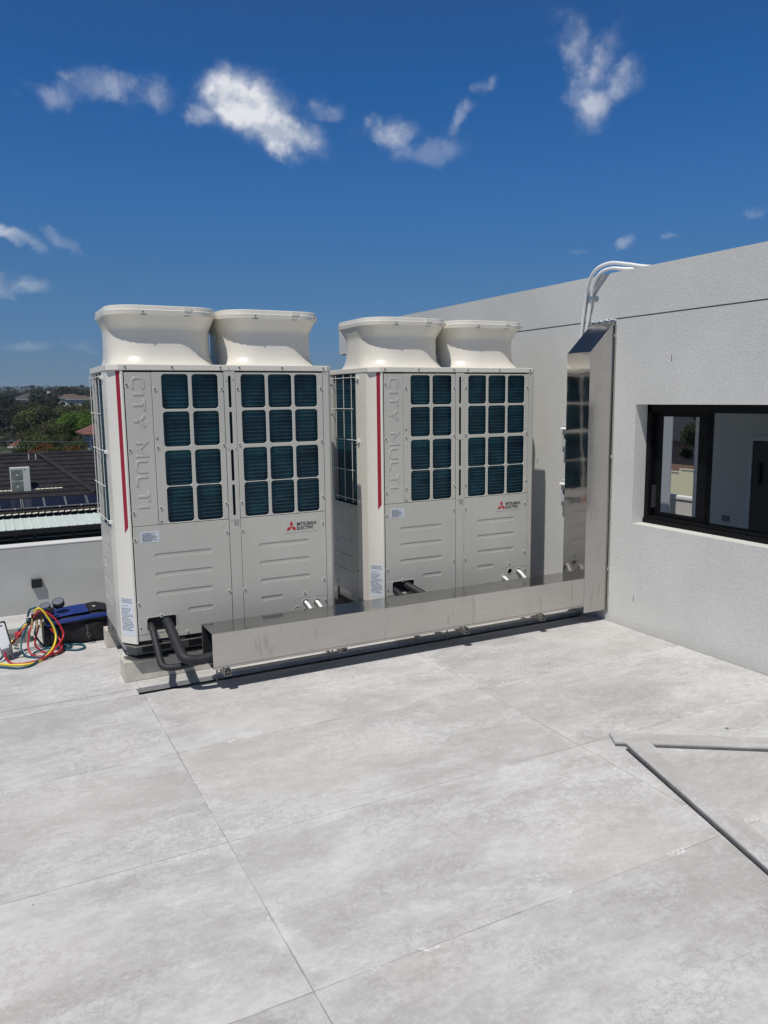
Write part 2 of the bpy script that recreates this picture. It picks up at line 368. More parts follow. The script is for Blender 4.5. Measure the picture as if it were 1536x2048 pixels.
# ------------------------------------------------------------------ deck, trench, parapets
g = MB()
g.box(-7.5, 3.606, -8, TY0, -.03, 0)
g.box(-7.5, 3.606, -.127, 2.11, -.03, 0)
g.box(-7.5, .0375, TY0 + .004, -.131, -.03, -.0005)
tag(g.build('deck_floor', tilem), kind='structure')
g = MB(); g.box(-7.5, 3.606, -8, 2.11, -.3, -.0455)
tag(g.build('slab_under_tiles', mat('bitumen_slab', (.27, .265, .25), .8, var=.35, vscale=7)), kind='structure')
bodym = mat('painted_wall_below', (.5, .5, .48), .85, var=.15, vscale=.8)
t_ = thing('parapet_wall', 'low grey rendered parapet wall with a pale flat capping behind the tool bag', 'wall', (-2, 2.11, 0))
MB().box(-5.5, 5.606, 0, .15, -6.2, .571).build('wall', stucco_d, t_)
MB().box(-5.5, 5.606, -.003, .155, .571, .581).build('capping', cap_m, t_, bevel=.002)
# wall light on the parapet
t_ = thing('wall_light', 'small black box light fixed to the grey parapet wall', 'wall light', (-.372, 2.11, .256))
MB().box(-.041, .041, -.034, 0, -.036, .038).build('housing', blackm, t_, bevel=.003)
MB().box(-.03, .03, -.024, -.006, -.0385, -.0355).build('lens', mat('frosted_lens', (.6, .6, .58), .4), t_)
# ------------------------------------------------------------------ building on the right with window and room
bl = thing('building', 'pale grey rendered building wall on the right with a black framed window', 'building', (3.61, 0, 0))
g = MB()
WY0, WY1, WZ0, WZ1 = -3.0, -.661, .812, 1.700     # window opening (local Y equals world Y)
g.box(0, .24, -8, 4.40, -.3, WZ0); g.box(0, .24, -8, 4.40, WZ1, 2.331)
g.box(0, .24, WY1, 4.40, WZ0, WZ1); g.box(0, .24, -8, WY0, WZ0, WZ1)
g.build('outer_wall', stucco, bl)
MB().box(.012, .24, -8, 4.6, 2.331, 2.341).build('wall_joint', mat('joint_sealant_grey', (.20, .20, .20), .8), bl)
MB().box(0, .24, -8, 4.64, 2.341, 2.678).build('wall_band', stucco, bl)
roomw = mat('room_paint', (.82, .80, .76), .7); ceil_m = mat('room_ceiling', (.55, .55, .55), .8)
g = MB(); g.box(.24, 5.13, -4.2, 4.35, 2.30, 2.42); g.build('ceiling', ceil_m, bl)
g = MB(); g.box(.24, 7.0, -6, 9, -1.15, -1.10); g.build('room_floor', mat('room_floor_timber', (.66, .63, .58), .5), bl)
XB = 5.0
g = MB(); g.box(XB, XB + .12, -6, 3.12, -1.1, 2.30); g.box(XB, XB + .12, 3.12, 4.2, 2.2, 2.30); g.box(XB - .3, XB + .12, 4.2, 4.35, -1.1, 2.30); g.box(.24, XB, -6, -5.8, -1.1, .2)
g.build('room_wall', roomw, bl)
g = MB(); g.box(XB - .03, XB, 2.13, 2.20, -1.1, 1.14); g.box(XB - .03, XB, 1.1, 1.17, -1.1, 1.14); g.box(XB - .03, XB, 1.1, 2.20, 1.14, 1.21)
g.build('door_frame', mat('door_trim_paint', (.82, .84, .85), .5), bl)
dr = MB().box(XB - .02, XB - .002, 1.17, 2.13, -1.1, 1.14).build('door', mat('dark_door', (.05, .055, .06), .35), bl)
MB().box(XB - .06, XB - .02, 1.98, 2.02, .55, .85).build('handle', blackm, dr, bevel=.004)
MB().box(XB - .012, XB, 2.46, 2.58, -.02, .06).build('power_outlet', mat('outlet_plastic', (.16, .17, .18), .3), bl, bevel=.003)
MB().box(6.12, 6.16, 4.59, 6.4, -1.25, 2.6).build('balcony_column', mat('column_paint', (.30, .32, .35), .35), bl, bevel=.01)
g = MB(); g.box(7.0, 7.18, -2, 9, -1.3, -.13); bp = g.build('balcony_parapet', stucco, bl)
MB().box(6.98, 7.20, -2, 9, -.13, -.085).build('capping', cap_m, bp)
MB().box(.0, 7.18, -8, 9, -6.3, -1.31).build('lower_storey', bodym, bl)
# window
wt = bpy.data.objects.new('window', None); C.objects.link(wt); wt.parent = bl
fr = mat('black_aluminium', (.003, .0035, .0045), .55, rvar=.05, spec=.2); FXN = .118
g = MB()
g.box(FXN, FXN + .11, WY1 - .04, WY1, WZ0 + .055, WZ1); g.box(FXN, FXN + .11, WY0, WY0 + .04, WZ0 + .055, WZ1); g.box(FXN, FXN + .11, WY0, WY1, WZ1 - .06, WZ1 + .001)
g.box(FXN - .012, FXN + .11, WY0, WY1, WZ0 + .003, WZ0 + .035); g.box(FXN, FXN + .11, WY0, WY1, WZ0 + .035, WZ0 + .055)
g.build('frame', fr, wt, bevel=.002)
g = MB()
g.box(FXN + .045, FXN + .085, WY1 - .085, WY1 - .045, WZ0 + .056, WZ1 - .06); g.box(FXN + .045, FXN + .085, -1.195, -1.10, WZ0 + .056, WZ1 - .06)
g.box(FXN + .045, FXN + .085, -1.10, WY1 - .085, WZ0 + .056, WZ0 + .085); g.box(FXN + .045, FXN + .085, -1.10, WY1 - .085, WZ1 - .09, WZ1 - .06)
sash = g.build('sliding_sash', fr, wt, bevel=.002)
MB().box(FXN + .012, FXN + .045, WY1 - .078, WY1 - .055, .93, 1.10).build('handle', blackm, sash, bevel=.003)
def glass_mat():
    m = bpy.data.materials.new('clear_glass'); m.use_nodes = True; t = NT(m.node_tree); t.n.remove(t.n['Principled BSDF'])
    tr = t.add('ShaderNodeBsdfTransparent', {0: (.80, .83, .83, 1)}); gl = t.add('ShaderNodeBsdfGlossy', {'Roughness': .01}); fz = t.add('ShaderNodeFresnel', {0: 1.09})
    mx = t.add('ShaderNodeMixShader', {0: fz, 1: tr, 2: gl}); t.put(t.n['Material Output'].inputs[0], mx); return m
glassm = glass_mat()
MB().box(FXN + .020, FXN + .026, WY0 + .04, -1.196, WZ0 + .055, WZ1 - .06).build('glass_pane', glassm, wt)
MB().box(-11.1, -.004, -8, 2.1, -6.3, -.31).build('lower_storey_side', bodym, bl)
# ------------------------------------------------------------------ outdoor units
UW, UD, ZC, ZT, ZP = 1.47, .80, 1.953, 1.989, .258
def bolt(x, z, parent, M=FRONT, r=.008, proud=.0055):
    key = (round(r, 4), round(proud, 4))
    if key not in BOLT:
        g = MB(); g.lathe([(r * 1.75, -.0002), (r * 1.62, .0022), (r * .95, -.0001), (.0004, -.0001)], n=14); nc = len(g.b.faces)
        q = MB(); q.lathe([(r * .86, .0), (r * .84, proud * .6), (r * .6, proud), (.0004, proud)], n=8)
        bmesh.ops.recalc_face_normals(g.b, faces=g.b.faces); bmesh.ops.recalc_face_normals(q.b, faces=q.b.faces)
        me = bpy.data.meshes.new('screw'); tmp = bpy.data.meshes.new('tmp'); q.b.to_mesh(tmp); q.b.free(); g.b.from_mesh(tmp); bpy.data.meshes.remove(tmp); g.b.to_mesh(me); g.b.free(); me.materials.append(paint_w); me.materials.append(screw_m)
        for p in me.polygons: p.material_index = 0 if p.index < nc else 1
        BOLT[key] = me
    o = bpy.data.objects.new('screw', BOLT[key]); C.objects.link(o); o.parent = parent
    o.matrix_local = M @ Matrix.Translation((x, z, 0)) if M is FRONT else M @ Matrix.Translation((x, z, 0))
    return o
BOLT = {}
# letters of the embossed model lettering, drawn as strokes in a box 0..1 (x right, y up), reading along the sheet
def strokes(ch):
    q = .22
    S = {'C': ([[(1, 1), (q, 1), (0, 1 - q), (0, q), (q, 0), (1, 0)]], 1.), 'I': ([[(0, 0), (0, 1)]], 0.), 'T': ([[(0, 1), (1, 1)], [(.5, 1), (.5, 0)]], 1.), 'Y': ([[(0, 1), (.5, .48), (1, 1)], [(.5, .48), (.5, 0)]], 1.),
         'M': ([[(0, 0), (0, 1), (.5, .3), (1, 1), (1, 0)]], 1.2), 'U': ([[(0, 1), (0, q), (q, 0), (1 - q, 0), (1, q), (1, 1)]], 1.), 'L': ([[(0, 1), (0, q), (q, 0), (1, 0)]], .85), ' ': ([], .55)}
    return S[ch]
def stroke_poly(pts, hw):
    'closed outline round an open polyline (mitred)'
    P = [Vector(p) for p in pts]; L_, R_ = [], []
    for i, p in enumerate(P):
        if i == 0: n = (P[1] - P[0]).normalized(); nn = Vector((-n.y, n.x)); k = 1
        elif i == len(P) - 1: n = (P[-1] - P[-2]).normalized(); nn = Vector((-n.y, n.x)); k = 1
        else:
            a = (P[i] - P[i - 1]).normalized(); b = (P[i + 1] - P[i]).normalized(); na = Vector((-a.y, a.x)); nb = Vector((-b.y, b.x)); nn = (na + nb).normalized(); k = min(2.2, 1 / max(.3, nn.dot(na)))
        L_.append(p + nn * hw * k); R_.append(p - nn * hw * k)
    return [tuple(v) for v in L_ + R_[::-1]]
def lettering(parent):
    # reads downwards: text x axis -> -z, text y axis -> +x ; letter height .066, starts at z 1.91
    LH, z = .066, 1.908; bm = bmesh.new()
    for ch in 'CITY MULTI' + '.':
        if ch in ' .':
            me = bpy.data.meshes.new('lettering'); bm.to_mesh(me); bm.free(); me.transform(FRONT); mesh_obj('raised_word', me, paint, parent); bm = bmesh.new()
            if ch == '.': break
        st, wd_ = strokes(ch); wd = wd_ * .067
        for pl in st:
            pts = [(.140 + y * LH, z - x * (wd / wd_ if wd_ else 1) * wd_) if wd_ else (.140 + y * LH, z) for x, y in pl]
            me = curve_mesh([stroke_poly(pts, .0070)], .0036, .0016); me.transform(Matrix.Translation((0, 0, .0008))); bm.from_mesh(me); bpy.data.meshes.remove(me)
        z -= wd + .0315
def badge(parent):
    root = plate('badge', rrect(1.081, 1.337, .865, .961, .004), [], -.0012, .0020, .0006, paint, parent)
    cx, cz, s = 1.1375, .915, .0335
    bm = bmesh.new()
    for k in range(3):
        a = R(90 + 120 * k); d = Vector((math.cos(a), math.sin(a))); n = Vector((-d.y, d.x)); o_ = Vector((cx, cz - .010))
        pts = [tuple(o_ + q * s) for q in (d * .0, d * .62 + n * .36 * 1.0, d * 1.24, d * .62 - n * .36 * 1.0)]
        me = curve_mesh([pts], .001, 0, 0); bm.from_mesh(me); bpy.data.meshes.remove(me)
    me = bpy.data.meshes.new('emblem'); bm.to_mesh(me); bm.free(); me.transform(Matrix.Translation((0, 0, .0019))); me.transform(FRONT)
    mesh_obj('three_diamond_emblem', me, logo_red, root)
    bm = bmesh.new()
    for txt, z, wid in (('MITSUBISHI', .9115, .141), ('ELECTRIC', .8835, .124)):
        me = text_mesh(txt, .030, 1., .0005, .0008, spacing=1.0); xs = [v.co.x for v in me.vertices]; k = wid / (max(xs) - min(xs))
        me.transform(Matrix.Translation((1.178 - min(xs) * k, z, .0019)) @ Matrix.Diagonal((k, 1, 1, 1))); bm.from_mesh(me); bpy.data.meshes.remove(me)
    me = bpy.data.meshes.new('brand'); bm.to_mesh(me); bm.free(); me.transform(FRONT); mesh_obj('badge_wording', me, black_ink, root)
def fineprint(parent, x0, x1, z0, z1, rows, y, seed, M=None, ink=label_ink):
    'illegible small print: broken grey lines'
    rnd = random.Random(seed); g = MB(); dz = (z1 - z0) / rows
    for i in range(rows):
        z = z1 - (i + .5) * dz; x = x0 + rnd.random() * .01 * (x1 - x0)
        e = x1 - rnd.random() ** 2 * .45 * (x1 - x0)
        while x < e:
            ww = (x1 - x0) * (.05 + .12 * rnd.random()); h = dz * (.22 + .14 * rnd.random()); g.box(x, min(x + ww, e), y - .0003, y, z - h, z + h); x += ww + (x1 - x0) * .02
    return g.build('small_print', ink, parent, M=M)
def groove_loops(x0, x1, zt, h=.026): return rrect(x0, x1, zt - h, zt, h / 2, 6)
def hood(parent, x0):
    cx, cy = x0 + .37, .432
    def ring(z, hx, hy, r, n=7, grow=0):
        return [Vector((cx + a, cy + b, z)) for a, b in rrect(-hx, hx, -hy, hy, r, n)]
    prof = [(ZT - .001, .341, .346, .185), (2.003, .337, .334, .20), (2.025, .333, .322, .22), (2.055, .3305, .312, .235), (2.10, .329, .306, .24), (2.16, .3285, .304, .24), (2.205, .3288, .304, .24), (2.220, .3305, .306, .238), (2.236, .3345, .313, .232), (2.26, .3395, .326, .22), (2.285, .3445, .339, .206), (2.302, .3475, .347, .195)]
    g = MB(); g.loft([ring(z, a, b, r) for z, a, b, r in prof], False, False)
    g.loft([ring(z, a - .012, b - .012, r - .01) for z, a, b, r in prof[::-1]], False, False)
    h = g.build('fan_hood', hoodm, parent, smooth=True)
    g = MB()
    outer = [(2.296, .354, .356, .19), (2.322, .356, .358, .19), (2.325, .351, .353, .186), (2.347, .349, .351, .184), (2.351, .344, .346, .18)]
    inner = [(2.351, .326, .328, .165), (2.30, .324, .326, .165), (2.296, .335, .337, .175), (2.296, .354, .356, .19)]
    g.loft([ring(z, a, b, r) for z, a, b, r in outer + inner], False, False)
    rim = g.build('hood_rim', hoodm, h, smooth=True)
    g = MB(); yf = cy - .357
    g.box(cx + .11, cx + .158, yf - .0045, yf + .004, 2.3215, 2.348)
    g.build('clip_plate', hoodm, rim, bevel=.0015)
    g = MB()
    g.b.free()
    for xx in (cx - .16, cx + .11): MB().box(xx, xx + .042, yf + .001, yf + .02, 2.2935, 2.2965).build('rim_slot', dark_in, rim)
    for xx, zz in ((cx - .142, 2.309), (cx + .27, 2.309)):
        o = bolt(xx, zz, rim, r=.0055); o.matrix_local = FRONT @ Matrix.Translation((xx, zz, -(yf - .0015)))
    # finger scoop under the rim on the left face
    g = MB(); xl = cx - .345
    g.loft([[Vector((xl + dx_, cy - .06 + s_ * .05 * k, zz)) for s_, dx_ in ((-1, .035), (-.72, dd), (.72, dd), (1, .035))] for zz, k, dd in ((2.222, .5, .022), (2.24, .72, .012), (2.262, .9, .004), (2.295, 1.05, -.002))], True, True)
    g.build('finger_scoop', hoodm, h, smooth=True)
    # fan guard and blades inside the throat
    g = MB()
    for rr_ in [i * .028 + .03 for i in range(10)]:
        g.tube([(cx + rr_ * math.cos(2 * PI * k / 28), cy + rr_ * math.sin(2 * PI * k / 28), 2.02) for k in range(29)], .0022, 5, False)
    for k in range(8): g.cyl((cx, cy, 2.023), (cx + (.30) * math.cos(PI * k / 4), cy + .30 * math.sin(PI * k / 4), 2.023), .003, 6)
    g.build('fan_guard', wire_m, h)
    g = MB(); g.lathe([(.001, 1.955), (.07, 1.955), (.07, 2.0), (.001, 2.005)], (cx, cy, 0), 20)
    for k in range(4):
        a = PI / 2 * k; c_, s_ = math.cos(a), math.sin(a)
        P = lambda r, w_, z: (cx + r * c_ - w_ * s_, cy + r * s_ + w_ * c_, z)
        g.face([P(.06, -.05, 1.958), P(.31, -.12, 1.955), P(.31, .10, 1.998), P(.06, .04, 1.995)])
    g.build('fan', blackm, h)
def unit(name, label, ox, oy, group, open_pipes):
    U = thing(name, label, 'air conditioner', (ox, oy, 0), 0, group)
    # body core: dark volume with back and right-hand sheets
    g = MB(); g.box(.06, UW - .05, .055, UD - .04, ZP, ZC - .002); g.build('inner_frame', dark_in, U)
    g = MB(); g.box(.03, UW - .02, UD - .04, UD - .012, ZP - .01, ZC); g.box(UW - .05, UW - .012, .05, UD - .04, ZP - .01, ZC); g.build('cabinet', paint, U, bevel=.003)
    # front coil: dark sheet plus horizontal tube lines
    g = MB(); g.box(.26, .704, .03, .05, .98, ZC - .004); g.box(.79, 1.39, .03, .05, .98, ZC - .004); g.box(.712, .782, .03, .05, .98, ZC - .004)
    co = g.build('front_coil', coilm, U)
    g = MB(); z = .995
    while z < 1.945:
        g.box(.262, .702, .0255, .0295, z, z + .0026); g.box(.792, 1.388, .0255, .0295, z, z + .0026); z += .0245
    g.build('coil_line', coil_line, co)
    # left coil
    g = MB(); g.box(.030, .05, .30, .715, .965, ZC - .002); co = g.build('side_coil', coilm, U)
    g = MB(); z = .98
    while z < 1.95: g.box(.026, .0295, .31, .71, z, z + .0022); z += .0245
    g.build('coil_line', coil_line, co)
    g = MB(); g.box(.008, .045, .72, UD - .012, .960, ZC); g.build('rear_post', paint, U, bevel=.004)
    # lower left sheet with grooves (side)
    gl = [rrect(-.725, -.40, z_ - .024, z_, .012, 5) for z_ in (.812, .690, .566, .442)]
    pl = plate('side_panel', rrect(-.785, -.285, ZP - .01, .958, .004), gl, .008, .003, .0012, paint, U, LEFT, extra=[([l_], .0108, .003, .0012) for l_ in gl])
    for yy, zz in ((-.69, .63), (-.30, .90), (-.69, .30), (-.30, .45)): bolt(yy, zz, pl, M=LEFT @ Matrix.Translation((0, 0, -.008)), r=.006)
    # corner post with chamfer
    ch = .072
    g = MB(); g.prism([(.004, .285), (.004, ch + .045), (.006, ch + .02), (ch + .006, .003), (.091, .003), (.091, .05), (.05, .05), (.05, .285)], ZP - .018, ZC); post = g.build('corner_post', paint_w, U, bevel=.003)
    a = Vector((.006, ch + .02)); b = Vector((ch + .006, .003)); d = (b - a).normalized(); nrm = Vector((d.y, -d.x)); Ln = (b - a).length
    def on_ch(poly, z_off, nm, m_, par, th=.0008):
        g = MB(); lo = [Vector((*(a + d * s_ * Ln + nrm * .0004), z)) for s_, z in poly]; hi = [Vector((*(a + d * s_ * Ln + nrm * (.0004 + th)), z)) for s_, z in poly]
        g.loft([lo, hi]); return g.build(nm, m_, par)
    on_ch([(.66, ZC - .002), (.91, ZC - .002), (.91, .992), (.66, .955)], 0, 'red_stripe', red, post)
    lb = on_ch([(.06, .54), (.92, .54), (.92, .292), (.06, .292)], 0, 'rating_label', label_m, post)
    def ch_print(x0, x1, z0, z1, rows, seed, nm='small_print'):
        rnd = random.Random(seed); g = MB(); dz = (z1 - z0) / rows
        for i in range(rows):
            z = z1 - (i + .5) * dz; s_ = x0; e = x1 - rnd.random() ** 2 * .5 * (x1 - x0)
            while s_ < e:
                ww = (x1 - x0) * (.06 + .14 * rnd.random()); h_ = dz * (.2 + .15 * rnd.random()); q0 = a + d * s_ * Ln + nrm * .0014; q1 = a + d * min(s_ + ww, e) * Ln + nrm * .0014
                g.face([(q0.x, q0.y, z - h_), (q1.x, q1.y, z - h_), (q1.x, q1.y, z + h_), (q0.x, q0.y, z + h_)]); s_ += ww + .03
        g.build(nm, label_ink, lb)
    ch_print(.1, .88, .505, .535, 4, 3); ch_print(.1, .60, .482, .492, 1, 8); ch_print(.1, .88, .325, .475, 15, 5)
    # front sheets
    ot = lambda x0, x1, z0, z1: rrect(x0, x1, z0, z1, .003, 2)
    tp = plate('lettered_panel', ot(.096, .2545, .9965, ZC - .012), [], 0, .003, .0008, paint, U); lettering(tp)
    for z in (1.866, 1.470, 1.078): bolt(.108, z, tp)
    rows = ((1.931, 1.715), (1.701, 1.483), (1.458, 1.234), (1.231, 1.002))
    rows = ((1.931, 1.716), (1.700, 1.482), (1.458, 1.236), (1.2305, 1.003))
    for nm, x0, x1, cols in (('grille_panel', .2575, .7055, ((.3165, .4805), (.504, .669))), ('grille_panel', .7865, 1.392, ((.8205, .9835), (1.0055, 1.1675), (1.1885, 1.350)))):
        hs_ = [rrect(a_, b_, z0, z1, .021, 6) for a_, b_ in cols for z1, z0 in rows]
        gp = plate(nm, ot(x0, x1, .9965, ZC - .012), hs_, 0, .006, .0024, paint, U)
        for z in (1.838, 1.479, 1.0985):
            bolt(x0 + .018 if x0 < .5 else x0 + .0115, z, gp); bolt(x1 - .012 if x0 < .5 else x1 - .015, z, gp)
        if x0 < .5:
            for z in (1.534, 1.012):
                g = MB(); g.lathe([(.0005, -.0003), (.0075, -.0003), (.0075, .0012), (.0055, .0012), (.0055, -.0008), (.0005, -.0008)], (0, 0, 0), 12); o = g.build('knockout_hole', dark_in, gp); o.matrix_local = FRONT @ Matrix.Translation((.274, z, 0))
    # lower sheets
    gz = (.812, .690, .566)
    L_ = [groove_loops(.219, .579, z) for z in gz] + [groove_loops(.415, .576, .438)]
    rec = rrect(.152, .333, .316, .402, .016, 5)
    lp = plate('lower_panel', ot(.096, .7055, ZP, .993), L_ + [rec], 0, .004, .0015, paint, U, extra=[([l_], .0032, .003, .0008) for l_ in L_])
    for x, z in ((.105, .910), (.107, .500), (.689, .909), (.690, .512), (.243, .409), (.110, .345), (.402, .277)): bolt(x, z, lp)
    g = MB(); g.box(.145, .34, .02, .08, .30, .41); g.build('pipe_opening', dark_in, lp)
    plate('opening_frame', rrect(.095, .340, .300, .409, .006, 3), [rrect(.150, .335, .314, .404, .016, 5)], -.0018, .002, .0007, paint, lp)
    wl = plate('warning_label', rrect(.139, .254, .888, .958, .002, 2), [], -.0009, .0008, 0, label_m, lp); fineprint(wl, .148, .245, .894, .950, 8, -.0011, 11)
    R_ = [groove_loops(.909, 1.261, z) for z in gz] + [groove_loops(.909, 1.062, .444)]
    kn = [circ(1.228, .366, .021), circ(1.310, .360, .021)]
    rp = plate('lower_panel', ot(.7865, 1.392, ZP, .993), R_ + kn, 0, .004, .0015, paint, U, extra=[([l_], .0032, .003, .0008) for l_ in R_])
    plate('knockout_frame', rrect(1.134, 1.388, .262, .405, .012, 4), [rrect(1.137, 1.385, .265, .402, .012, 4)], -.0012, .002, .0006, paint, rp)
    for cx_, cz_ in ((1.228, .366), (1.310, .360), (1.166, .322)):
        plate('knockout_ring', circ(cx_, cz_, .027, 20), [circ(cx_, cz_, .0205, 20)], -.0022, .003, .001, paint, rp)
    for x, z in ((.797, .909), (.797, .510), (1.371, .912), (1.371, .512), (1.222, .429), (1.377, .36)): bolt(x, z, rp)
    badge(rp)
    # centre post with slots
    sl = [rrect(.737, .755, z0, z1, .009, 5) for z1, z0 in ((1.922, 1.719), (1.693, 1.487), (1.449, 1.244), (1.221, 1.016))]
    cp = plate('centre_post', ot(.7085, .7835, ZP - .004, ZC - .004), sl, .0, .003, .0010, paint, U)
    for x, z in ((.724, 1.893), (.769, 1.9), (.722, 1.455), (.769, 1.452), (.722, .99), (.772, .989)): bolt(x, z, cp, r=.003, proud=.003)
    for x, z in ((.738, .985), (.755, .983)):
        g = MB(); g.box(x, x + .008, -.006, 0, z - .02, z + .006); g.build('clip', galv, cp)
    # right post
    g = MB(); g.prism([(1.395, .003), (1.437, .003), (UW - .006, .034), (UW - .006, .08), (1.395, .08)], ZP - .01, ZC); rpst = g.build('end_post', paint, U, bevel=.003)
    for z1, z0 in ((1.915, 1.74), (1.70, 1.55), (1.38, 1.28), (1.19, 1.03)):
        g = MB(); g.box(UW - .007, UW - .0055, .05, .06, z0, z1); g.build('post_slot', dark_in, rpst)
    # top caps
    g = MB(); g.prism([(0, .064), (.064, 0), (.7468, 0), (.7468, UD), (0, UD)], ZC, ZT); c1 = g.build('top_cover', hoodm, U, bevel=.004)
    g = MB(); g.prism([(.7502, 0), (UW - .04, 0), (UW, .04), (UW, UD), (.7502, UD)], ZC, ZT); c2 = g.build('top_cover', hoodm, U, bevel=.004)
    for par, xs in ((c1, (.105, .385, .69)), (c2, (.815, 1.105, 1.40))):
        for x in xs: bolt(x, ZC + .019, par, r=.0058, proud=.008)
    hood(U, .015); hood(U, .731)
    # wire guard on the left side
    xg = -.011
    for z, cl in ((1.922, 1), (1.690, 0), (1.457, 1), (1.225, 0), (1.006, 1)):
        g = MB(); g.tube(fillet([(.006, .235, z - .006), (xg, .262, z), (xg, .785, z), (.006, .80, z)] if cl else [(xg, .30, z), (xg, .79, z)], .02, 3), .0028, 6); g.build('guard_wire', wire_m, U, smooth=True)
        if cl:
            g = MB(); g.box(-.012, .006, .222, .246, z - .016, z + .006); g.build('guard_clip', wire_m, U, bevel=.002)
    for y in (.335, .475, .618, .755):
        g = MB(); g.cyl((xg + .004, y, .978), (xg + .004, y, 1.942), .0025, 6); g.build('guard_wire', wire_m, U)
    # base channel
    g = MB()
    ol = [(.03, .125), (.085, .065), (UW - .05, .065), (UW - .02, .10)]
    il = [(.06, .12), (.095, .06), (UW - .07, .06), (UW - .06, .09)]
    g.prism(ol + [(UW - .02, .14), (.03, .14)], .150, ZP - .022)
    g.build('base_channel', galv_shaded, U)
    for zz, nm, yy in ((.131, 'base_flange', -.016), (.224, 'base_flange', -.005)):
        g = MB(); g.prism([(.012, .085), (.065, yy), (UW - .04, yy), (UW - .01, .05), (UW - .01, .13), (.012, .13)], zz, zz + .005); g.build(nm, galv, U)
    g = MB(); g.box(.12, .30, .063, .066, .165, .205); g.box(.42, .66, .063, .066, .16, .21); g.build('channel_slot', dark_in, U)
    g = MB(); g.box(.01, UW - .01, UD - .1, UD - .005, .131, ZP - .01); g.box(.02, .05, .12, UD - .1, .18, ZP - .012); g.box(UW - .05, UW - .02, .12, UD - .1, .18, ZP - .012); g.build('rear_foot', galv, U)
    return U
UA = unit('outdoor_condenser', 'left beige twin fan outdoor air conditioning unit beside the tool bag', 0, 0, 'twin fan outdoor units on the roof deck', True)
BX, BY = 1.8053, .0762
UB = unit('outdoor_condenser', 'right beige twin fan outdoor air conditioning unit nearest the rendered wall', BX, BY, 'twin fan outdoor units on the roof deck', False)
# concrete sleepers
def sleeper(x0, x1, y0, y1, label):
    ln = x1 - x0; o = MB(); nx = 14; rnd = random.Random(int(x0 * 100 + y0 * 77))
    rings = []
    for i in range(nx + 1):
        x = ln * i / nx; j = lambda k: rnd.uniform(-k, k)
        rings.append([Vector((x, 0 - .004 + j(.0012), 0)), Vector((x, y1 - y0 + .004, 0)), Vector((x, y1 - y0 + j(.001), .131)), Vector((x, 0 + .006 + j(.001), .131))])
    o.loft(rings); o = o.build('concrete_sleeper', conc, None, bevel=.006); o.location = (x0, y0, 0)
    return tag(o, label, 'concrete block', 'concrete sleepers under the units')
sleeper(-.007, 1.42, .012, .17, 'front concrete sleeper under the left unit, behind the black pipe loops')
sleeper(-.005, 1.42, .80, .93, 'rear concrete sleeper under the left unit, its end showing by the tool bag')
sleeper(1.83, 3.24, .09, .25, 'front concrete sleeper hidden low under the right unit behind the steel duct')
sleeper(1.83, 3.24, .88, 1.01, 'rear concrete sleeper low under the back of the right unit')
# ------------------------------------------------------------------ stainless duct
DX0, DY0, DY1, DZ0, DZ1, DXR, XW, DZB, DZT, DZA = .4493, -.4305, -.1777, .1477, .3683, 3.3667, 3.6095, .0913, 2.0896, 2.3295
D = thing('pipe_cover_duct', 'stainless steel duct running low along the units and rising up the rendered wall', 'duct', (DXR, DY0, DZB))
ofs = Vector((-DXR, -DY0, -DZB)); TM = Matrix.Translation(ofs)
th = .0015
def grid_face(g, o, a, b, na, nb, amp, seed, nrm):
    'slightly oil-canned sheet'
    vs_ = []
    for i in range(na + 1):
        row = []
        for j in range(nb + 1):
            p = o + a * (i / na) + b * (j / nb); e = math.sin(PI * i / na) ** .5 * math.sin(PI * j / nb) ** .5 if 0 < i < na and 0 < j < nb else 0
            k = mnoise.noise(Vector((p.x * 2.1 + seed, p.y * 3.1, p.z * 2.1))) * amp * e
            row.append(g.b.verts.new(p + nrm * k))
        vs_.append(row)
    for i in range(na):
        for j in range(nb): g.b.faces.new([vs_[i][j], vs_[i + 1][j], vs_[i + 1][j + 1], vs_[i][j + 1]])
V = Vector
MB().box(DX0 + .003, DXR - .01, DY1 - .006, DY1 - .002, DZ0 + .003, DZ1 - .006).box(DX0 + .003, DXR - .01, DY0 + .004, DY1 - .007, DZ1 - .009, DZ1 - .006).box(DX0 + .003, DXR - .01, DY0 + .003, DY0 + .0045, DZ0 + .003, DZ1 - .01).box(DX0 + .02, DXR - .01, DY0 + .005, DY1 - .007, DZ0 + .0005, DZ0 + .003).build('duct_shade_sheets', dark_in, D, M=TM)  # black sheets added inside the duct to paint its unlit interior
g = MB(); grid_face(g, V((DX0, DY0, DZ0)), V((DXR - DX0, 0, 0)), V((0, 0, DZ1 - DZ0)), 60, 6, .0016, 3, V((0, -1, 0)))
g.build('duct_front', steel_b, D, smooth=True, M=TM)
g = MB(); grid_face(g, V((DX0, DY0, DZ1)), V((DXR - DX0, 0, 0)), V((0, DY1 - DY0, 0)), 60, 6, .0036, 9, V((0, 0, 1)))
g.build('duct_top', steel, D, smooth=True, M=TM)
g = MB(); g.box(DX0, DXR, DY0 + .001, DY1 - .001, DZ0 - .0015, DZ0); g.box(DX0, DXR, DY1 - .0015, DY1, DZ0, DZ1 - .001)
g.box(DX0, DXR, DY0 + .0015, DY0 + .0165, DZ0 + .001, DZ0 + .0025)
g.build('duct_tray', mat('tray_galvanised', (.30, .30, .30), .45, metal=.6), D, M=TM)
g = MB(); g.box(DX0 + .004, DXR, DY0 - .0035, DY0 - .001, DZ0 - .004, DZ0 + .010); g.build('lower_lip', steel, D, M=TM)
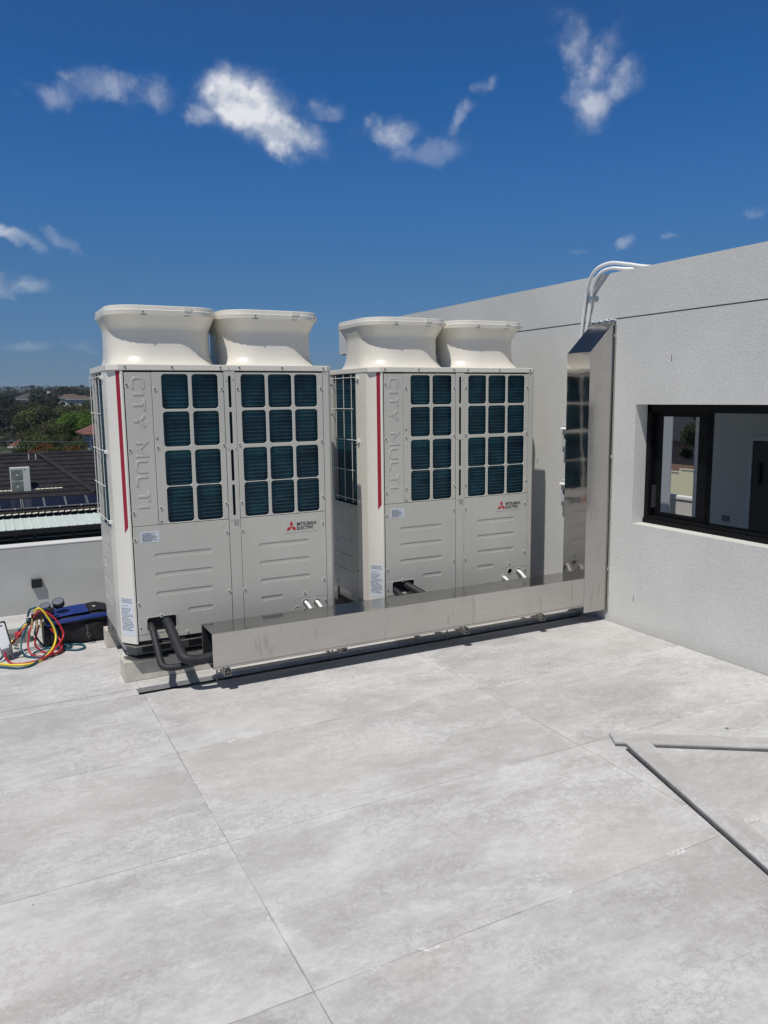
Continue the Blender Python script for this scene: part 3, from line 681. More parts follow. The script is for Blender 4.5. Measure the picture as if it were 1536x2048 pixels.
# riser
g = MB(); grid_face(g, V((DXR, DY1, DZ1 - .02)), V((0, DY0 - DY1, 0)), V((0, 0, DZT - DZ1 + .02)), 6, 40, .0042, 21, V((-1, 0, 0)))
g.build('riser_side', steel, D, smooth=True, M=TM)
g = MB(); grid_face(g, V((DXR, DY0 - .001, DZB)), V((XW - DXR - .03, 0, 0)), V((0, 0, DZT - DZB)), 6, 44, .0014, 33, V((0, -1, 0)))
k = (XW - DXR - .03) / (XW - DXR)
g.face([(DXR, DY0 - .001, DZT), (XW - .03, DY0 - .001, DZT), (XW - .03, DY0 - .001, DZT + (DZA - DZT) * k)])
g.build('riser_front', steel_b, D, smooth=False, M=TM)
g = MB(); g.prism([(XW - .03, DZB), (XW - .0005, DZB), (XW - .0005, DZA), (XW - .03, DZT + (DZA - DZT) * k)], DY0 + .006, DY0 + .008, 'y'); g.box(XW - .016, XW - .0005, DY0 - .012, DY0 + .006, DZB, DZA - .04); g.box(XW - .031, XW - .029, DY0 - .0035, DY0 + .008, DZB, DZA - .05)
g.build('wall_flange', steel, D, M=TM)
g = MB(); grid_face(g, V((DXR, DY1, DZT)), V((0, DY0 - DY1 - .003, 0)), V((XW - DXR, 0, DZA - DZT)), 6, 10, .0012, 5, V((-.7, 0, .7)))
g.build('sloping_top', steel, D, smooth=True, M=TM)
g = MB(); g.box(DXR, XW, DY1 - .001, DY1, DZB, DZT); g.face([(DXR, DY1, DZT), (XW, DY1, DZT), (XW, DY1, DZA)]); g.build('riser_back', steel, D, M=TM)
sil = mat('clear_silicone_bead', (.55, .62, .66), .25)
g = MB(); g.tube([(XW - .004, y, DZA + .001 + .004 * math.sin(y * 90)) for y in [DY1 + .01 - i * (DY1 - DY0 + .02) / 16 for i in range(17)]], [.008 + .004 * math.sin(i * 2.1) for i in range(17)], 6); g.build('sealant_bead', sil, D, smooth=True, M=TM)
for x, z in ((XW - .012, .42), (XW - .012, 1.30), (XW - .012, 2.21), (XW - .10, 2.205)):
    o = bolt(x, z, D, r=.007); o.matrix_local = TM @ FRONT @ Matrix.Translation((x, z, .012 - DY0 if x > XW - .05 else .002 - DY0))
# strut channels
def strut(x, y0, y1, label):
    g = MB(); z0 = DZ0 - .0455; h = .041; q = .0025
    t_ = thing('strut_channel', label, 'strut', (x, y0, z0), 0, 'strut brackets carrying the steel duct')
    L = y1 - y0
    g.box(-.0205, -.0205 + q, 0, L, 0, h); g.box(.0205 - q, .0205, 0, L, 0, h); g.box(-.018, .018, 0, L, 0, q); g.box(-.018, -.009, 0, L, h - q, h); g.box(.009, .018, 0, L, h - q, h)
    g.build('channel', galv, t_)
    g = MB(); g.cyl((0, .014, .004), (0, .014, .036), .0055, 8); g.box(-.013, .013, .004, .024, .016, .024); g.build('channel_nut', screw_m, t_)
    g = MB(); g.cyl((0, L - .06, -z0 - .045), (0, L - .06, .004), .006, 8); g.box(-.03, .03, L - .10, L - .02, -z0 - .045, -z0 - .035); g.build('threaded_foot', galv, t_)
    return t_
strut(.530, DY0 - .028, -.14, 'strut bracket under the open left end of the steel duct')
strut(1.335, DY0 + .028, -.14, 'strut bracket tucked under the duct below the gap between the two units')
strut(2.262, DY0 - .034, -.14, 'strut bracket showing its open end under the middle of the right unit')
strut(2.945, DY0 - .034, -.14, 'strut bracket nearest the riser under the right end of the duct')
# ------------------------------------------------------------------ pipes
def pipe(name, pts, r, m, label, cat, group=None, fr_=.08, n=14, wob=0, rings=()):
    P = fillet(pts, fr_, 8); P = P if not wob else P
    dense = []
    for a_, b_ in zip(P, P[1:]):
        k = max(1, int((b_ - a_).length / .03)); dense += [a_.lerp(b_, i / k) for i in range(k)]
    dense.append(P[-1]); rr = [r * (1 + wob * mnoise.noise(p * 16 + Vector((r * 300, 0, 0)))) for p in dense]
    o = thing(name, label, cat, pts[0], 0, group)
    q = MB(); q.tube(dense, rr, n); q.build('foam_sleeve' if m is rubber else 'tube', m, o, smooth=True, M=Matrix.Translation(-Vector(pts[0])))
    for s_ in rings:
        i = int(s_ * (len(dense) - 2)); q = MB(); q.cyl(dense[i], dense[i] + (dense[i + 1] - dense[i]).normalized() * .012, r * 1.04, n); q.build('tape_band', mat('tape', (.03, .032, .036), .35) if 'tape' not in MAT else MAT['tape'], o, smooth=False, M=Matrix.Translation(-Vector(pts[0])))
    return o
pipe('insulated_pipe', [(.172, .09, .362), (.172, -.03, .352), (.178, -.262, .152), (.26, -.295, .152), (.62, -.30, .19)], .0215, rubber, 'thinner black foam insulated pipe looping low from the left unit into the open duct', 'pipe', 'black insulated pipes', .075, wob=.05, rings=(.17,))
pipe('insulated_pipe', [(.272, .09, .372), (.272, -.04, .362), (.285, -.375, .225), (.37, -.39, .205), (.66, -.375, .235)], .031, rubber, 'thicker black foam insulated pipe bending in front of the thin one into the duct', 'pipe', 'black insulated pipes', .085, wob=.05, rings=(.14,))
pipe('insulated_pipe', [(BX + .172, BY + .09, .348), (BX + .172, BY - .02, .340), (BX + .18, BY - .22, .26)], .0215, rubber, 'thinner black pipe stub in the dark opening of the right unit', 'pipe', 'black insulated pipes', .05)
pipe('insulated_pipe', [(BX + .262, BY + .09, .372), (BX + .275, BY - .02, .365), (BX + .36, BY - .17, .30), (BX + .36, BY - .3, .22)], .028, rubber, 'thicker black pipe leaving the right unit opening towards the duct', 'pipe', 'black insulated pipes', .05)
for ux, uy, who, offs in ((0, 0, 'left', ((1.228, .366), (1.310, .360))), (BX, BY, 'right', ((1.166, .325), (1.310, .360)))):
    for i, (x, z) in enumerate(offs):
        pipe('conduit_stub', [(ux + x, uy + .04, z), (ux + x, uy - .02, z), (ux + x + .035, uy - .13, z - .10), (ux + x + .05, uy - .22, z - .2)], .0125, pvc, 'short white flexible conduit at the %s knockout of the %s unit' % (('inner', 'outer')[i], who), 'conduit', 'white conduit stubs at the unit knockouts', .04)
# wall conduits over the parapet
def wcon(off, label):
    a_ = [(3.588, -.060 + off, 1.95), (3.588, -.072 + off, 2.21), (3.586, -.115 + off, 2.50), (3.575, -.165 + off, 2.64), (3.58, -.245 + off, 2.725), (3.62, -.345 + off, 2.755), (3.68, -.455 + off, 2.735), (3.76, -.60 + off, 2.70), (3.85, -.80 + off, 2.69)]
    P = smooth_path(a_, 7); o = thing('wall_conduit', label, 'conduit', a_[0], 0, 'white conduits looping over the wall top')
    MB().tube(P, .0135, 12).build('tube', pvc, o, smooth=True, M=Matrix.Translation(-Vector(a_[0])))
    for s_ in (.33, .62):
        i = int(s_ * len(P)); MB().cyl(P[i], P[i + 1], .0145, 12).build('joint_ring', pvc, o, M=Matrix.Translation(-Vector(a_[0])))
    return o
wcon(0, 'left outer white conduit arching over the wall top above the duct')
def wcon2():
    a_ = [(3.588, -.112, 1.95), (3.588, -.128, 2.21), (3.588, -.172, 2.48), (3.582, -.205, 2.60), (3.582, -.275, 2.685), (3.61, -.36, 2.712), (3.67, -.45, 2.70), (3.76, -.56, 2.69), (3.85, -.75, 2.69)]
    P = smooth_path(a_, 7); o = thing('wall_conduit', 'right inner white conduit bending over the wall top, held by a saddle clamp', 'conduit', a_[0], 0, 'white conduits looping over the wall top')
    MB().tube(P, .0135, 12).build('tube', pvc, o, smooth=True, M=Matrix.Translation(-Vector(a_[0])))
    for s_ in (.33, .62):
        i = int(s_ * len(P)); MB().cyl(P[i], P[i + 1], .0145, 12).build('joint_ring', pvc, o, M=Matrix.Translation(-Vector(a_[0])))
    g = MB(); g.tube([(3.6085, -.128, 2.515), (3.585, -.150, 2.515), (3.566, -.172, 2.515), (3.572, -.194, 2.515), (3.600, -.206, 2.515), (3.6085, -.236, 2.515)], .0025, 6)
    q = MB()
    for p0, p1 in (((3.609, -.142), (3.590, -.150)), ((3.590, -.150), (3.570, -.160)), ((3.570, -.160), (3.566, -.180)), ((3.566, -.180), (3.575, -.200)), ((3.575, -.200), (3.603, -.204)), ((3.603, -.204), (3.6065, -.240))):
        q.loft([[Vector((*p0, 2.502)), Vector((p0[0] - .002, p0[1], 2.502)), Vector((p0[0] - .002, p0[1], 2.526)), Vector((*p0, 2.526))], [Vector((*p1, 2.502)), Vector((p1[0] - .002, p1[1], 2.502)), Vector((p1[0] - .002, p1[1], 2.526)), Vector((*p1, 2.526))]])
    g.b.free(); q.build('saddle_clamp', mat('clamp_steel', (.30, .40, .42), .4, metal=.7), o, M=Matrix.Translation(-Vector(a_[0])))
wcon2()
# isolator switches on the wall behind the riser
for zc, lab in ((1.44, 'upper grey isolator switch box on the wall, half hidden by the riser'), (.985, 'lower grey isolator switch box on the wall, half hidden by the riser')):
    t_ = thing('isolator_switch', lab, 'switch box', (3.61, .005, zc), 0, 'isolator switches behind the riser')
    MB().box(-.055, 0, -.09, .085, -.09, .10).build('enclosure', mat('switch_grey', (.50, .52, .52), .4) if 'switch_grey' not in MAT else MAT['switch_grey'], t_, bevel=.006)
    MB().prism([(-.0, .10), (-.075, .062), (-.075, .056), (0, .09)], -.09, .09, 'y').build('hood_flap', pvc, t_, bevel=.002)
    MB().cyl((-.055, .0, .0), (-.085, 0, 0), .026, 12).build('rotary_knob', blackm, t_)
# small slot marks on the wall
for y, z in ((-.98, 2.02), (-.705, .235)):
    g = MB(); g.box(0, .0015, -.002, .003, -.022, .022); o = g.build('wall_slot', mat('slot_dark', (.10, .10, .10), .8) if 'slot_dark' not in MAT else MAT['slot_dark']); o.location = (3.6088, y, z)
    tag(o, 'thin dark slot mark in the render ' + ('above and left of the window' if z > 1 else 'near the wall foot below the window'), 'wall mark')
# ------------------------------------------------------------------ tile offcuts
def offcut(p0, p1, wid, th_, lift, label, ang_end=0):
    a_, b_ = Vector(p0), Vector(p1); L = (b_ - a_).length; ang = math.atan2(b_.y - a_.y, b_.x - a_.x)
    t_ = thing('tile_offcut', label, 'tile strip', (a_.x, a_.y, 0), ang, 'tile offcuts on the floor')
    rnd = random.Random(int(L * 1000)); n = 26; lo, hi, lo2, hi2 = [], [], [], []
    g = MB(); rings = []
    for i in range(n + 1):
        x = L * i / n + (ang_end if i == 0 else 0); z = lift[0] + (lift[1] - lift[0]) * i / n; j0 = rnd.uniform(-.0006, .0006)
        rings.append([Vector((x, j0, z)), Vector((x + (-ang_end if i == 0 else 0), wid, z)), Vector((x + (-ang_end if i == 0 else 0), wid, z + th_)), Vector((x, j0, z + th_))])
    g.loft(rings); o = g.build('tile_body', tile_off, t_)
    g = MB(); g.loft([[Vector((x, -.0018, z + .001)), Vector((x, -.0009, z + .001)), Vector((x, -.0009, z + th_ * .62)), Vector((x, -.0018, z + th_ * .62))] for x, z in ((abs(ang_end), lift[0]), (L, lift[1]))]); o2 = g.build('raw_edge', tile_edge, t_)
    return t_
offcut((2.041, -2.146), (3.02, -2.805), .119, .020, (.001, .004), 'short wide tile offcut strip lying across towards the right edge', .01)
offcut((2.060, -2.212), (1.57, -3.90), .120, .020, (.021, .003), 'long narrow tile offcut strip running diagonally towards the viewer', 0)
# ------------------------------------------------------------------ tool bag
blue = mat('blue_nylon', (.009, .032, .20), .62, var=.25, vscale=30, bump=.0006, bscale=300)
nylon = mat('black_nylon', (.012, .012, .015), .7, var=.3, vscale=20, bump=.0012, bscale=45)
bag = thing('tool_bag', 'soft blue and black tool bag lying on the floor by the left unit', 'tool bag', (-.165, 1.13, 0), R(3)); bag.scale = (1, 1, .86)
def soft(x0, x1, y0, y1, z0, z1, seed, amp=.022, nx=18, r=.05):
    g = MB(); rings = []
    for i in range(nx + 1):
        s_ = i / nx; x = x0 + (x1 - x0) * s_; e = min(1, .72 + 1.4 * math.sin(PI * s_) ** .8 * .3)
        ring = []
        for y, z in rrect(y0, y1, z0, z1, r, 5):
            cy_, cz_ = (y0 + y1) / 2, (z0 + z1) / 2; p = Vector((x, cy_ + (y - cy_) * e, max(z0, cz_ + (z - cz_) * (e if z > cz_ else 1))))
            k = mnoise.noise(p * 9 + Vector((seed, 0, 0))) * amp; p += Vector((0, k, max(-.3 * (z - z0), k * .7))); ring.append(p)
        rings.append(ring)
    return g.loft(rings)
soft(-.235, .235, -.125, .13, 0, .20, 3).build('bag_body', nylon, bag, smooth=True)
soft(-.19, .245, -.115, .12, .165, .255, 7, .010).build('top_flap', nylon, bag, smooth=True)
g = MB(); g.loft([[Vector((x, -.105, z)), Vector((x, .10, z + .012)), Vector((x, .10, z + .022)), Vector((x, -.105, z + .010))] for x, z in ((-.235, .236), (-.14, .252), (-.02, .262), (.075, .266))]); g.build('blue_top_panel', blue, bag, bevel=.004)
g = MB(); g.loft([[Vector((x, -.138 + c_, z)), Vector((x, -.105 + c_, z)), Vector((x, -.10 + c_, z + .030)), Vector((x, -.130 + c_, z + .028))] for x, z, c_ in ((-.22, .192, .0), (-.10, .205, -.002), (.05, .215, -.001), (.17, .213, .006), (.235, .200, .018))]); g.build('blue_trim', blue, bag, bevel=.006)
g = MB(); g.loft([[Vector((x, -.09, z)), Vector((x, .11, z + .01)), Vector((x, .11, z + .03)), Vector((x, -.09, z + .02))] for x, z in ((.08, .255), (.15, .262), (.225, .235), (.25, .20))]); g.build('end_pocket', nylon, bag, bevel=.008)
g = MB(); g.box(.115, .135, -.03, .0, .282, .287); g.build('bag_tab', mat('tan_tab', (.55, .48, .36), .5), bag)
for xx in (.06, .085):
    pass
g = MB(); g.tube(smooth_path([(.045, -.145, .17), (.05, -.160, .135), (.042, -.165, .10), (.052, -.162, .065), (.05, -.150, .03)], 4), .0055, 6); g.build('carry_strap', mat('strap_grey', (.06, .06, .065), .6), bag, smooth=True)
g = MB(); g.tube([(.05 + .013 * math.cos(k * PI / 6), -.168, .085 + .018 * math.sin(k * PI / 6)) for k in range(13)], .0025, 6, False); g.build('ring_buckle', screw_m, bag, smooth=True)
# ------------------------------------------------------------------ manifold gauges with hoses
brass = mat('brass_body', (.45, .33, .14), .35, metal=.8)
gd = mat('gauge_glass', (.16, .17, .20), .12)
red_r = mat('red_rubber_hose', (.42, .02, .035), .38); yel = mat('yellow_rubber_hose', (.80, .62, .04), .38); blu = mat('teal_rubber_hose', (.008, .075, .115), .38)
MG = thing('manifold_gauge_set', 'two gauge manifold set with red, yellow and teal hoses resting on the bag', 'gauge set', (-.42, 1.02, 0))
def L_(v): return Vector(v) - Vector((-.42, 1.02, 0))
def gauge(c, nrm, r, nm='gauge'):
    c = L_(c); nrm = Vector(nrm).normalized(); g = MB(); g.lathe([(.001, -.028), (r * .9, -.028), (r, -.02), (r, .012), (r * .92, .016), (r * .88, .012), (.001, .012)], n=26)
    q = nrm.to_track_quat('Z', 'Y').to_matrix().to_4x4(); o = g.build(nm, blackm, MG, smooth=True, M=Matrix.Translation(c) @ q)
    g = MB(); g.lathe([(.001, .0125), (r * .87, .0125), (r * .87, .0135), (.001, .0135)], n=26); g.build('dial_glass', gd, o, M=Matrix.Translation(c) @ q)
gauge((-.285, 1.10, .308), (-.15, -.42, .9), .042); gauge((-.375, 1.09, .29), (-.1, -.35, .9), .038)
g = MB(); g.box(-.055, .03, -.022, .022, .225, .265); g.box(-.012, .10, -.015, .02, .262, .295); g.build('manifold_body', blackm, MG, bevel=.005)
g = MB()
for dx_ in (-.05, -.02, .01): g.cyl((dx_, -.02, .245), (dx_ - .006, -.045, .20), .0085, 10); g.cyl((dx_, -.03, .225), (dx_ - .01, -.06, .175), .006, 10)
g.build('brass_fitting', brass, MG, smooth=True)
g = MB(); g.lathe([(.001, -.015), (.018, -.015), (.021, -.01), (.021, .01), (.017, .016), (.001, .016)], n=14, axis='x'); g.build('valve_knob', mat('blue_knob', (.01, .03, .05), .4), MG, smooth=True, M=Matrix.Translation((-.075, -.015, .225)))
g = MB(); g.lathe([(.001, -.013), (.020, -.013), (.023, -.008), (.023, .008), (.02, .013), (.001, .013)], n=14); g.build('valve_knob', red_r, MG, smooth=True, M=Matrix.Translation((-.15, .0, .13)) @ Matrix.Rotation(.5, 4, 'X'))
def hose(pts, m, r=.0075, nm='hose'):
    P = smooth_path([L_(p) for p in pts], 8); MB().tube(P, r, 10).build(nm, m, MG, smooth=True)
hose([(-.46, .985, .25), (-.434, .965, .29), (-.40, .96, .29), (-.365, .96, .270), (-.316, .95, .215), (-.279, .935, .13), (-.292, .90, .085), (-.349, .812, .05), (-.397, .755, .028), (-.462, .719, .014), (-.54, .713, .009), (-.612, .734, .010), (-.646, .751, .025), (-.662, .763, .055), (-.664, .775, .09)], red_r, .0074)
hose([(-.46, .98, .29), (-.43, .96, .318), (-.403, .955, .300), (-.372, .955, .245), (-.342, .95, .18), (-.328, .935, .11), (-.345, .885, .06), (-.384, .813, .03), (-.442, .730, .011), (-.515, .680, .009), (-.621, .710, .009), (-.72, .80, .009), (-.80, .86, .009)], yel, .0074)
hose([(-.50, .99, .26), (-.478, .975, .315), (-.430, .972, .318), (-.390, .972, .285), (-.350, .968, .22), (-.327, .95, .148), (-.322, .93, .095), (-.352, .880, .05), (-.423, .780, .02), (-.517, .64, .009), (-.598, .63, .009), (-.675, .69, .009), (-.76, .76, .009)], blu, .0074)
hose([(-.44, 1.0, .24), (-.48, 1.03, .2), (-.536, 1.022, .16), (-.574, 1.0, .12), (-.61, .965, .09), (-.625, .95, .07)], red_r, .0072)
hose([(-.45, 1.01, .245), (-.488, 1.05, .205), (-.540, 1.05, .165), (-.578, 1.04, .115), (-.615, 1.02, .08), (-.632, 1.0, .06)], yel, .0075)
hose([(-.46, 1.01, .25), (-.50, 1.06, .205), (-.556, 1.045, .16), (-.587, 1.03, .115), (-.607, 1.0, .085), (-.66, .93, .05), (-.70, .84, .02), (-.78, .84, .009)], blu, .0072)
hose([(-.45, 1.0, .18), (-.458, 1.10, .10), (-.445, 1.16, .05), (-.425, 1.13, .02), (-.395, 1.05, .009), (-.345, .957, .009), (-.270, .890, .009), (-.200, .845, .009), (-.150, .870, .010), (-.150, .94, .010), (-.20, .985, .012), (-.30, .98, .02)], blu, .0072)
hose([(-.43, 1.0, .18), (-.445, 1.12, .09), (-.457, 1.15, .03), (-.461, 1.12, .011), (-.451, 1.035, .009), (-.421, .916, .009), (-.369, .850, .009), (-.311, .850, .009), (-.285, .93, .012), (-.31, 1.0, .014)], red_r, .0072)
hose([(-.31, 1.01, .02), (-.27, 1.04, .016), (-.23, 1.0, .011), (-.24, .93, .009), (-.30, .90, .022)], blu, .0075)
hose([(-.50, 1.0, .20), (-.54, .98, .12), (-.56, .93, .05), (-.53, .86, .012), (-.45, .80, .009), (-.37, .80, .009), (-.31, .85, .018), (-.315, .93, .02), (-.39, .96, .016), (-.47, .92, .014), (-.50, .85, .009)], blu, .0070)
hose([(-.47, .99, .22), (-.50, .95, .14), (-.515, .90, .06), (-.49, .84, .016), (-.42, .79, .016), (-.345, .80, .02), (-.30, .86, .04), (-.31, .93, .09), (-.36, .96, .16)], red_r, .0070)
# torch with white body and black trigger head at the left edge, rubber mallet red end, grey foam block
t_ = thing('vacuum_gauge', 'white handheld gauge with a black head and clip standing at the left frame edge', 'gauge', (-.665, .90, 0))
M_ = Matrix.Translation((0, 0, .14)) @ Matrix.Rotation(R(-14), 4, 'X') @ Matrix.Rotation(R(-10), 4, 'Y')
g = MB(); g.box(-.036, .036, -.016, .02, -.075, .12); g.build('case', mat('white_plastic', (.78, .79, .80), .35), t_, bevel=.012, M=M_)
g = MB(); g.box(-.041, .041, -.0135, .026, -.07, .128); g.build('bumper', blackm, t_, bevel=.012, M=M_)
g = MB(); g.box(-.012, .016, -.0175, -.0155, .095, .103); g.build('display_slot', dark_in, t_, M=M_)
g = MB(); g.lathe([(.001, -.16), (.012, -.16), (.016, -.12), (.036, -.11), (.038, -.075), (.032, -.06), (.001, -.06)], n=18); g.build('sensor_head', mat('grey_rubber', (.13, .13, .15), .5), t_, smooth=True, M=M_)
g = MB(); g.prism([(-.01, -.02), (.012, -.02), (.004, -.13), (-.002, -.13)], -.012, .0, 'y'); g.cyl((.02, 0, -.03), (.05, 0, -.045), .008, 8); g.cyl((.02, 0, -.055), (.05, 0, -.07), .008, 8)
g.build('clip', mat('grey_metal_clip', (.22, .22, .22), .4, metal=.5), t_, M=Matrix.Translation((.035, -.03, .132)) @ Matrix.Rotation(R(-6), 4, 'Y'))
t_ = thing('scale_case', 'grey metal case lying on the tiles behind the hoses', 'case', (-.60, 1.24, 0), R(4))
g = MB(); g.box(-.09, .12, 0, .13, 0, .085); g.build('case_body', mat('grey_case', (.24, .24, .22), .5, var=.2, vscale=20), t_, bevel=.004)
g = MB()
for x in (.045, .066, .09): g.box(x, x + .008, -.003, 0, 0, .086)
g.build('case_rib', mat('case_rib', (.34, .33, .30), .45), t_)
# ------------------------------------------------------------------ floor debris
for i, (x, y, r_, lab) in enumerate(((1.30, -.60, .006, 'tiny grey chip on the floor tiles in front of the duct'), (2.55, -1.02, .006, 'small blue plastic scrap on the tiles left of the wall'), (2.72, -2.28, .008, 'small dark scrap on the tile beyond the wide offcut'))):
    g = MB(); g.box(-r_, r_, -r_ * .4, r_ * .4, 0, .004); o = g.build('debris', mat('scrap_%d' % i, ((.5, .5, .48), (.05, .10, .22), (.06, .12, .12))[i], .5), None, bevel=.001); o.location = (x, y, .0008); o.rotation_euler = (0, 0, i * 1.1); tag(o, lab, 'debris')
gl = mat('dried_adhesive', (.80, .80, .78), .6)
def smear(name, spots, label, w_=.004):
    g = MB()
    for (u, v, ru, rv, a_) in spots:
        d = FX + RX * (u - 768) / FPX - UX * (v - 1024) / FPX; p = CAM + d * (-CAM.z / d.z)
        pts = [p + Vector((ru * math.cos(k * PI / 9 + a_) * (1 + .25 * mnoise.noise(Vector((k, u, v)))), rv * math.sin(k * PI / 9) * (1 + .25 * mnoise.noise(Vector((u, k, v)))), 0)) for k in range(19)]
        pts[-1] = pts[0]; inn = [p + (q - p) * (1 - w_ / max(ru, rv) - .12 * abs(mnoise.noise(Vector((i * .8, v, u))))) for i, q in enumerate(pts)]; inn[-1] = inn[0]
        for i in range(18): g.face([pts[i] + Vector((0, 0, .0012)), pts[i + 1] + Vector((0, 0, .0012)), inn[i + 1] + Vector((0, 0, .0012)), inn[i] + Vector((0, 0, .0012))])
    o = g.build(name, gl); tag(o, label, 'adhesive smear'); return o
smear('adhesive_mark', ((1246, 1536, .045, .022, .4), (1254, 1545, .02, .012, .2), (1263, 1558, .032, .014, 1), (1279, 1562, .028, .012, .6), (1284, 1564, .036, .022, 1.2)), 'ring shaped white adhesive marks on the tiles left of the long offcut')
smear('adhesive_mark', ((1497, 1641, .02, .012, .1), (1508, 1642, .03, .014, .9), (1522, 1640, .022, .010, .3)), 'small white adhesive rings by the tile joint right of the long offcut')
smear('adhesive_mark', ((1463, 1403, .04, .020, .1), (1474, 1400, .035, .016, .9)), 'white adhesive blot on the joint near the rendered wall')
# ------------------------------------------------------------------ surroundings
GZ = -6.0
def gh(x, y):
    d = math.hypot(x, y); k = min(1, max(0, (d - 160) / 1500)); k = k * k * (3 - 2 * k)
    return GZ - 4.5 * min(1, max(0, (d - 50) / 90)) + 29 * k + (mnoise.noise(Vector((x * .004, y * .004, 0))) * 9 * min(1, max(0, (d - 120) / 400)))
def ground():
    g = MB(); rs = [0, 20, 50, 90, 140, 200, 280, 380, 500, 650, 850, 1100, 1400, 1800, 2400, 3500, 5500]; n = 96; rows = []
    for r_ in rs[1:]: rows.append([g.b.verts.new((r_ * math.cos(2 * PI * k / n), r_ * math.sin(2 * PI * k / n), gh(r_ * math.cos(2 * PI * k / n), r_ * math.sin(2 * PI * k / n)) if r_ < 2400 else gh(2000, 0) - (r_ - 1800) * .01)) for k in range(n)])
    c = g.b.verts.new((0, 0, GZ))
    for k in range(n): g.b.faces.new([c, rows[0][k], rows[0][(k + 1) % n]])
    for a_, b_ in zip(rows, rows[1:]):
        for k in range(n): g.b.faces.new([a_[k], b_[k], b_[(k + 1) % n], a_[(k + 1) % n]])
    m = bpy.data.materials.new('suburb_ground'); m.use_nodes = True; t = NT(m.node_tree); bs = t.n['Principled BSDF']; co = coords(t)
    c = t.mix(t.ramp(t.noise(co, .05, 6), .4, .6), (.035, .05, .022), (.11, .10, .075)); c = t.mix(t.ramp(t.noise(co, .012, 5), .45, .6), c, (.03, .045, .02)); t.put(bs.inputs['Base Color'], c); bs.inputs['Roughness'].default_value = .9
    tag(g.build('ground', m, smooth=True), kind='structure')
ground()
# foliage
def leaf_mat(name, a_, b_):
    m = bpy.data.materials.new(name); m.use_nodes = True; t = NT(m.node_tree); bs = t.n['Principled BSDF']; co = coords(t)
    oi = t.add('ShaderNodeObjectInfo').outputs['Random']
    n = t.noise(co, 1.3, 3); n_ = t.noise(co, 9, 2); c = t.mix(t.ramp(n, .35, .65), a_, b_); c = t.mix(t.ramp(n_, .4, .7, 0, .5), c, tuple(x * .5 for x in a_))
    hs_ = t.add('ShaderNodeHueSaturation', {'Hue': t.m('ADD', .485, t.m('MULTIPLY', oi, .03)), 'Saturation': 1., 'Value': t.m('ADD', .8, t.m('MULTIPLY', oi, .45)), 'Color': c})
    t.put(bs.inputs['Base Color'], hs_); bs.inputs['Roughness'].default_value = .6; bs.inputs['Specular IOR Level'].default_value = .25
    tl_ = t.add('ShaderNodeBsdfTranslucent', {0: hs_}); mx_ = t.add('ShaderNodeMixShader', {0: .38, 1: bs, 2: tl_}); t.put(t.n['Material Output'].inputs[0], mx_)
    return m
leaf = {'green': leaf_mat('bright_leaf', (.05, .105, .014), (.12, .21, .025)), 'olive': leaf_mat('olive_leaf', (.036, .054, .016), (.10, .112, .034)), 'dark': leaf_mat('dark_leaf', (.020, .034, .012), (.048, .066, .022)), 'rust': leaf_mat('flowering_leaf', (.20, .05, .012), (.10, .09, .02)), 'far': leaf_mat('distant_leaf', (.022, .032, .018), (.05, .058, .03))}
bark = mat('bark', (.10, .075, .055), .9, var=.3, vscale=3)
def crown_mesh(nl, ls, seed, squash=.75, clumps=16):
    rnd = random.Random(seed); g = MB(); cs = []
    for i in range(clumps):
        while 1:
            p = Vector((rnd.uniform(-1, 1), rnd.uniform(-1, 1), rnd.uniform(-.8, 1)))
            if p.length < 1: break
        cs.append((p * .66, rnd.uniform(.26, .46)))
    for i in range(nl):
        c, r_ = cs[rnd.randrange(clumps)]; d = Vector((rnd.gauss(0, 1), rnd.gauss(0, 1), rnd.gauss(0, 1))).normalized(); p = c + d * r_ * (.55 + .5 * rnd.random() ** .5)
        p.z *= squash; n_ = (d + Vector((rnd.uniform(-.7, .7), rnd.uniform(-.7, .7), rnd.uniform(-.2, .9)))).normalized(); u_ = n_.orthogonal().normalized(); a_ = rnd.random() * 6.28; u_ = Matrix.Rotation(a_, 3, n_) @ u_; v_ = n_.cross(u_); s_ = ls * rnd.uniform(.6, 1.3)
        g.face([p - u_ * s_, p - v_ * s_ * .55, p + u_ * s_, p + v_ * s_ * .55 + n_ * s_ * .2])
    return g
CR = {}
def crown(kind, dens, seed):
    key = (kind, dens, seed)
    if key not in CR:
        nl, ls = {'hi': (15000, .036), 'mid': (6000, .055), 'lo': (1300, .11)}[dens]; g = crown_mesh(nl, ls, seed)
        bmesh.ops.recalc_face_normals(g.b, faces=[]) ; me = bpy.data.meshes.new('crown'); g.b.to_mesh(me); g.b.free(); me.materials.append(leaf[kind]); CR[key] = me
    return CR[key]
def trunk_mesh(seed):
    key = ('t', seed)
    if key not in CR:
        rnd = random.Random(seed); g = MB(); g.tube([(0, 0, 0), (.03, .02, .5), (-.02, .03, 1.0)], [.06, .045, .03], 7)
        for i in range(5):
            a_ = rnd.random() * 6.28; g.tube([(0, 0, .55 + i * .07), (.22 * math.cos(a_), .22 * math.sin(a_), .85 + .06 * i), (.45 * math.cos(a_), .45 * math.sin(a_), 1.15 + .08 * i)], [.03, .02, .008], 5)
        bmesh.ops.recalc_face_normals(g.b, faces=g.b.faces); me = bpy.data.meshes.new('trunk'); g.b.to_mesh(me); g.b.free(); me.materials.append(bark); CR[key] = me
    return CR[key]
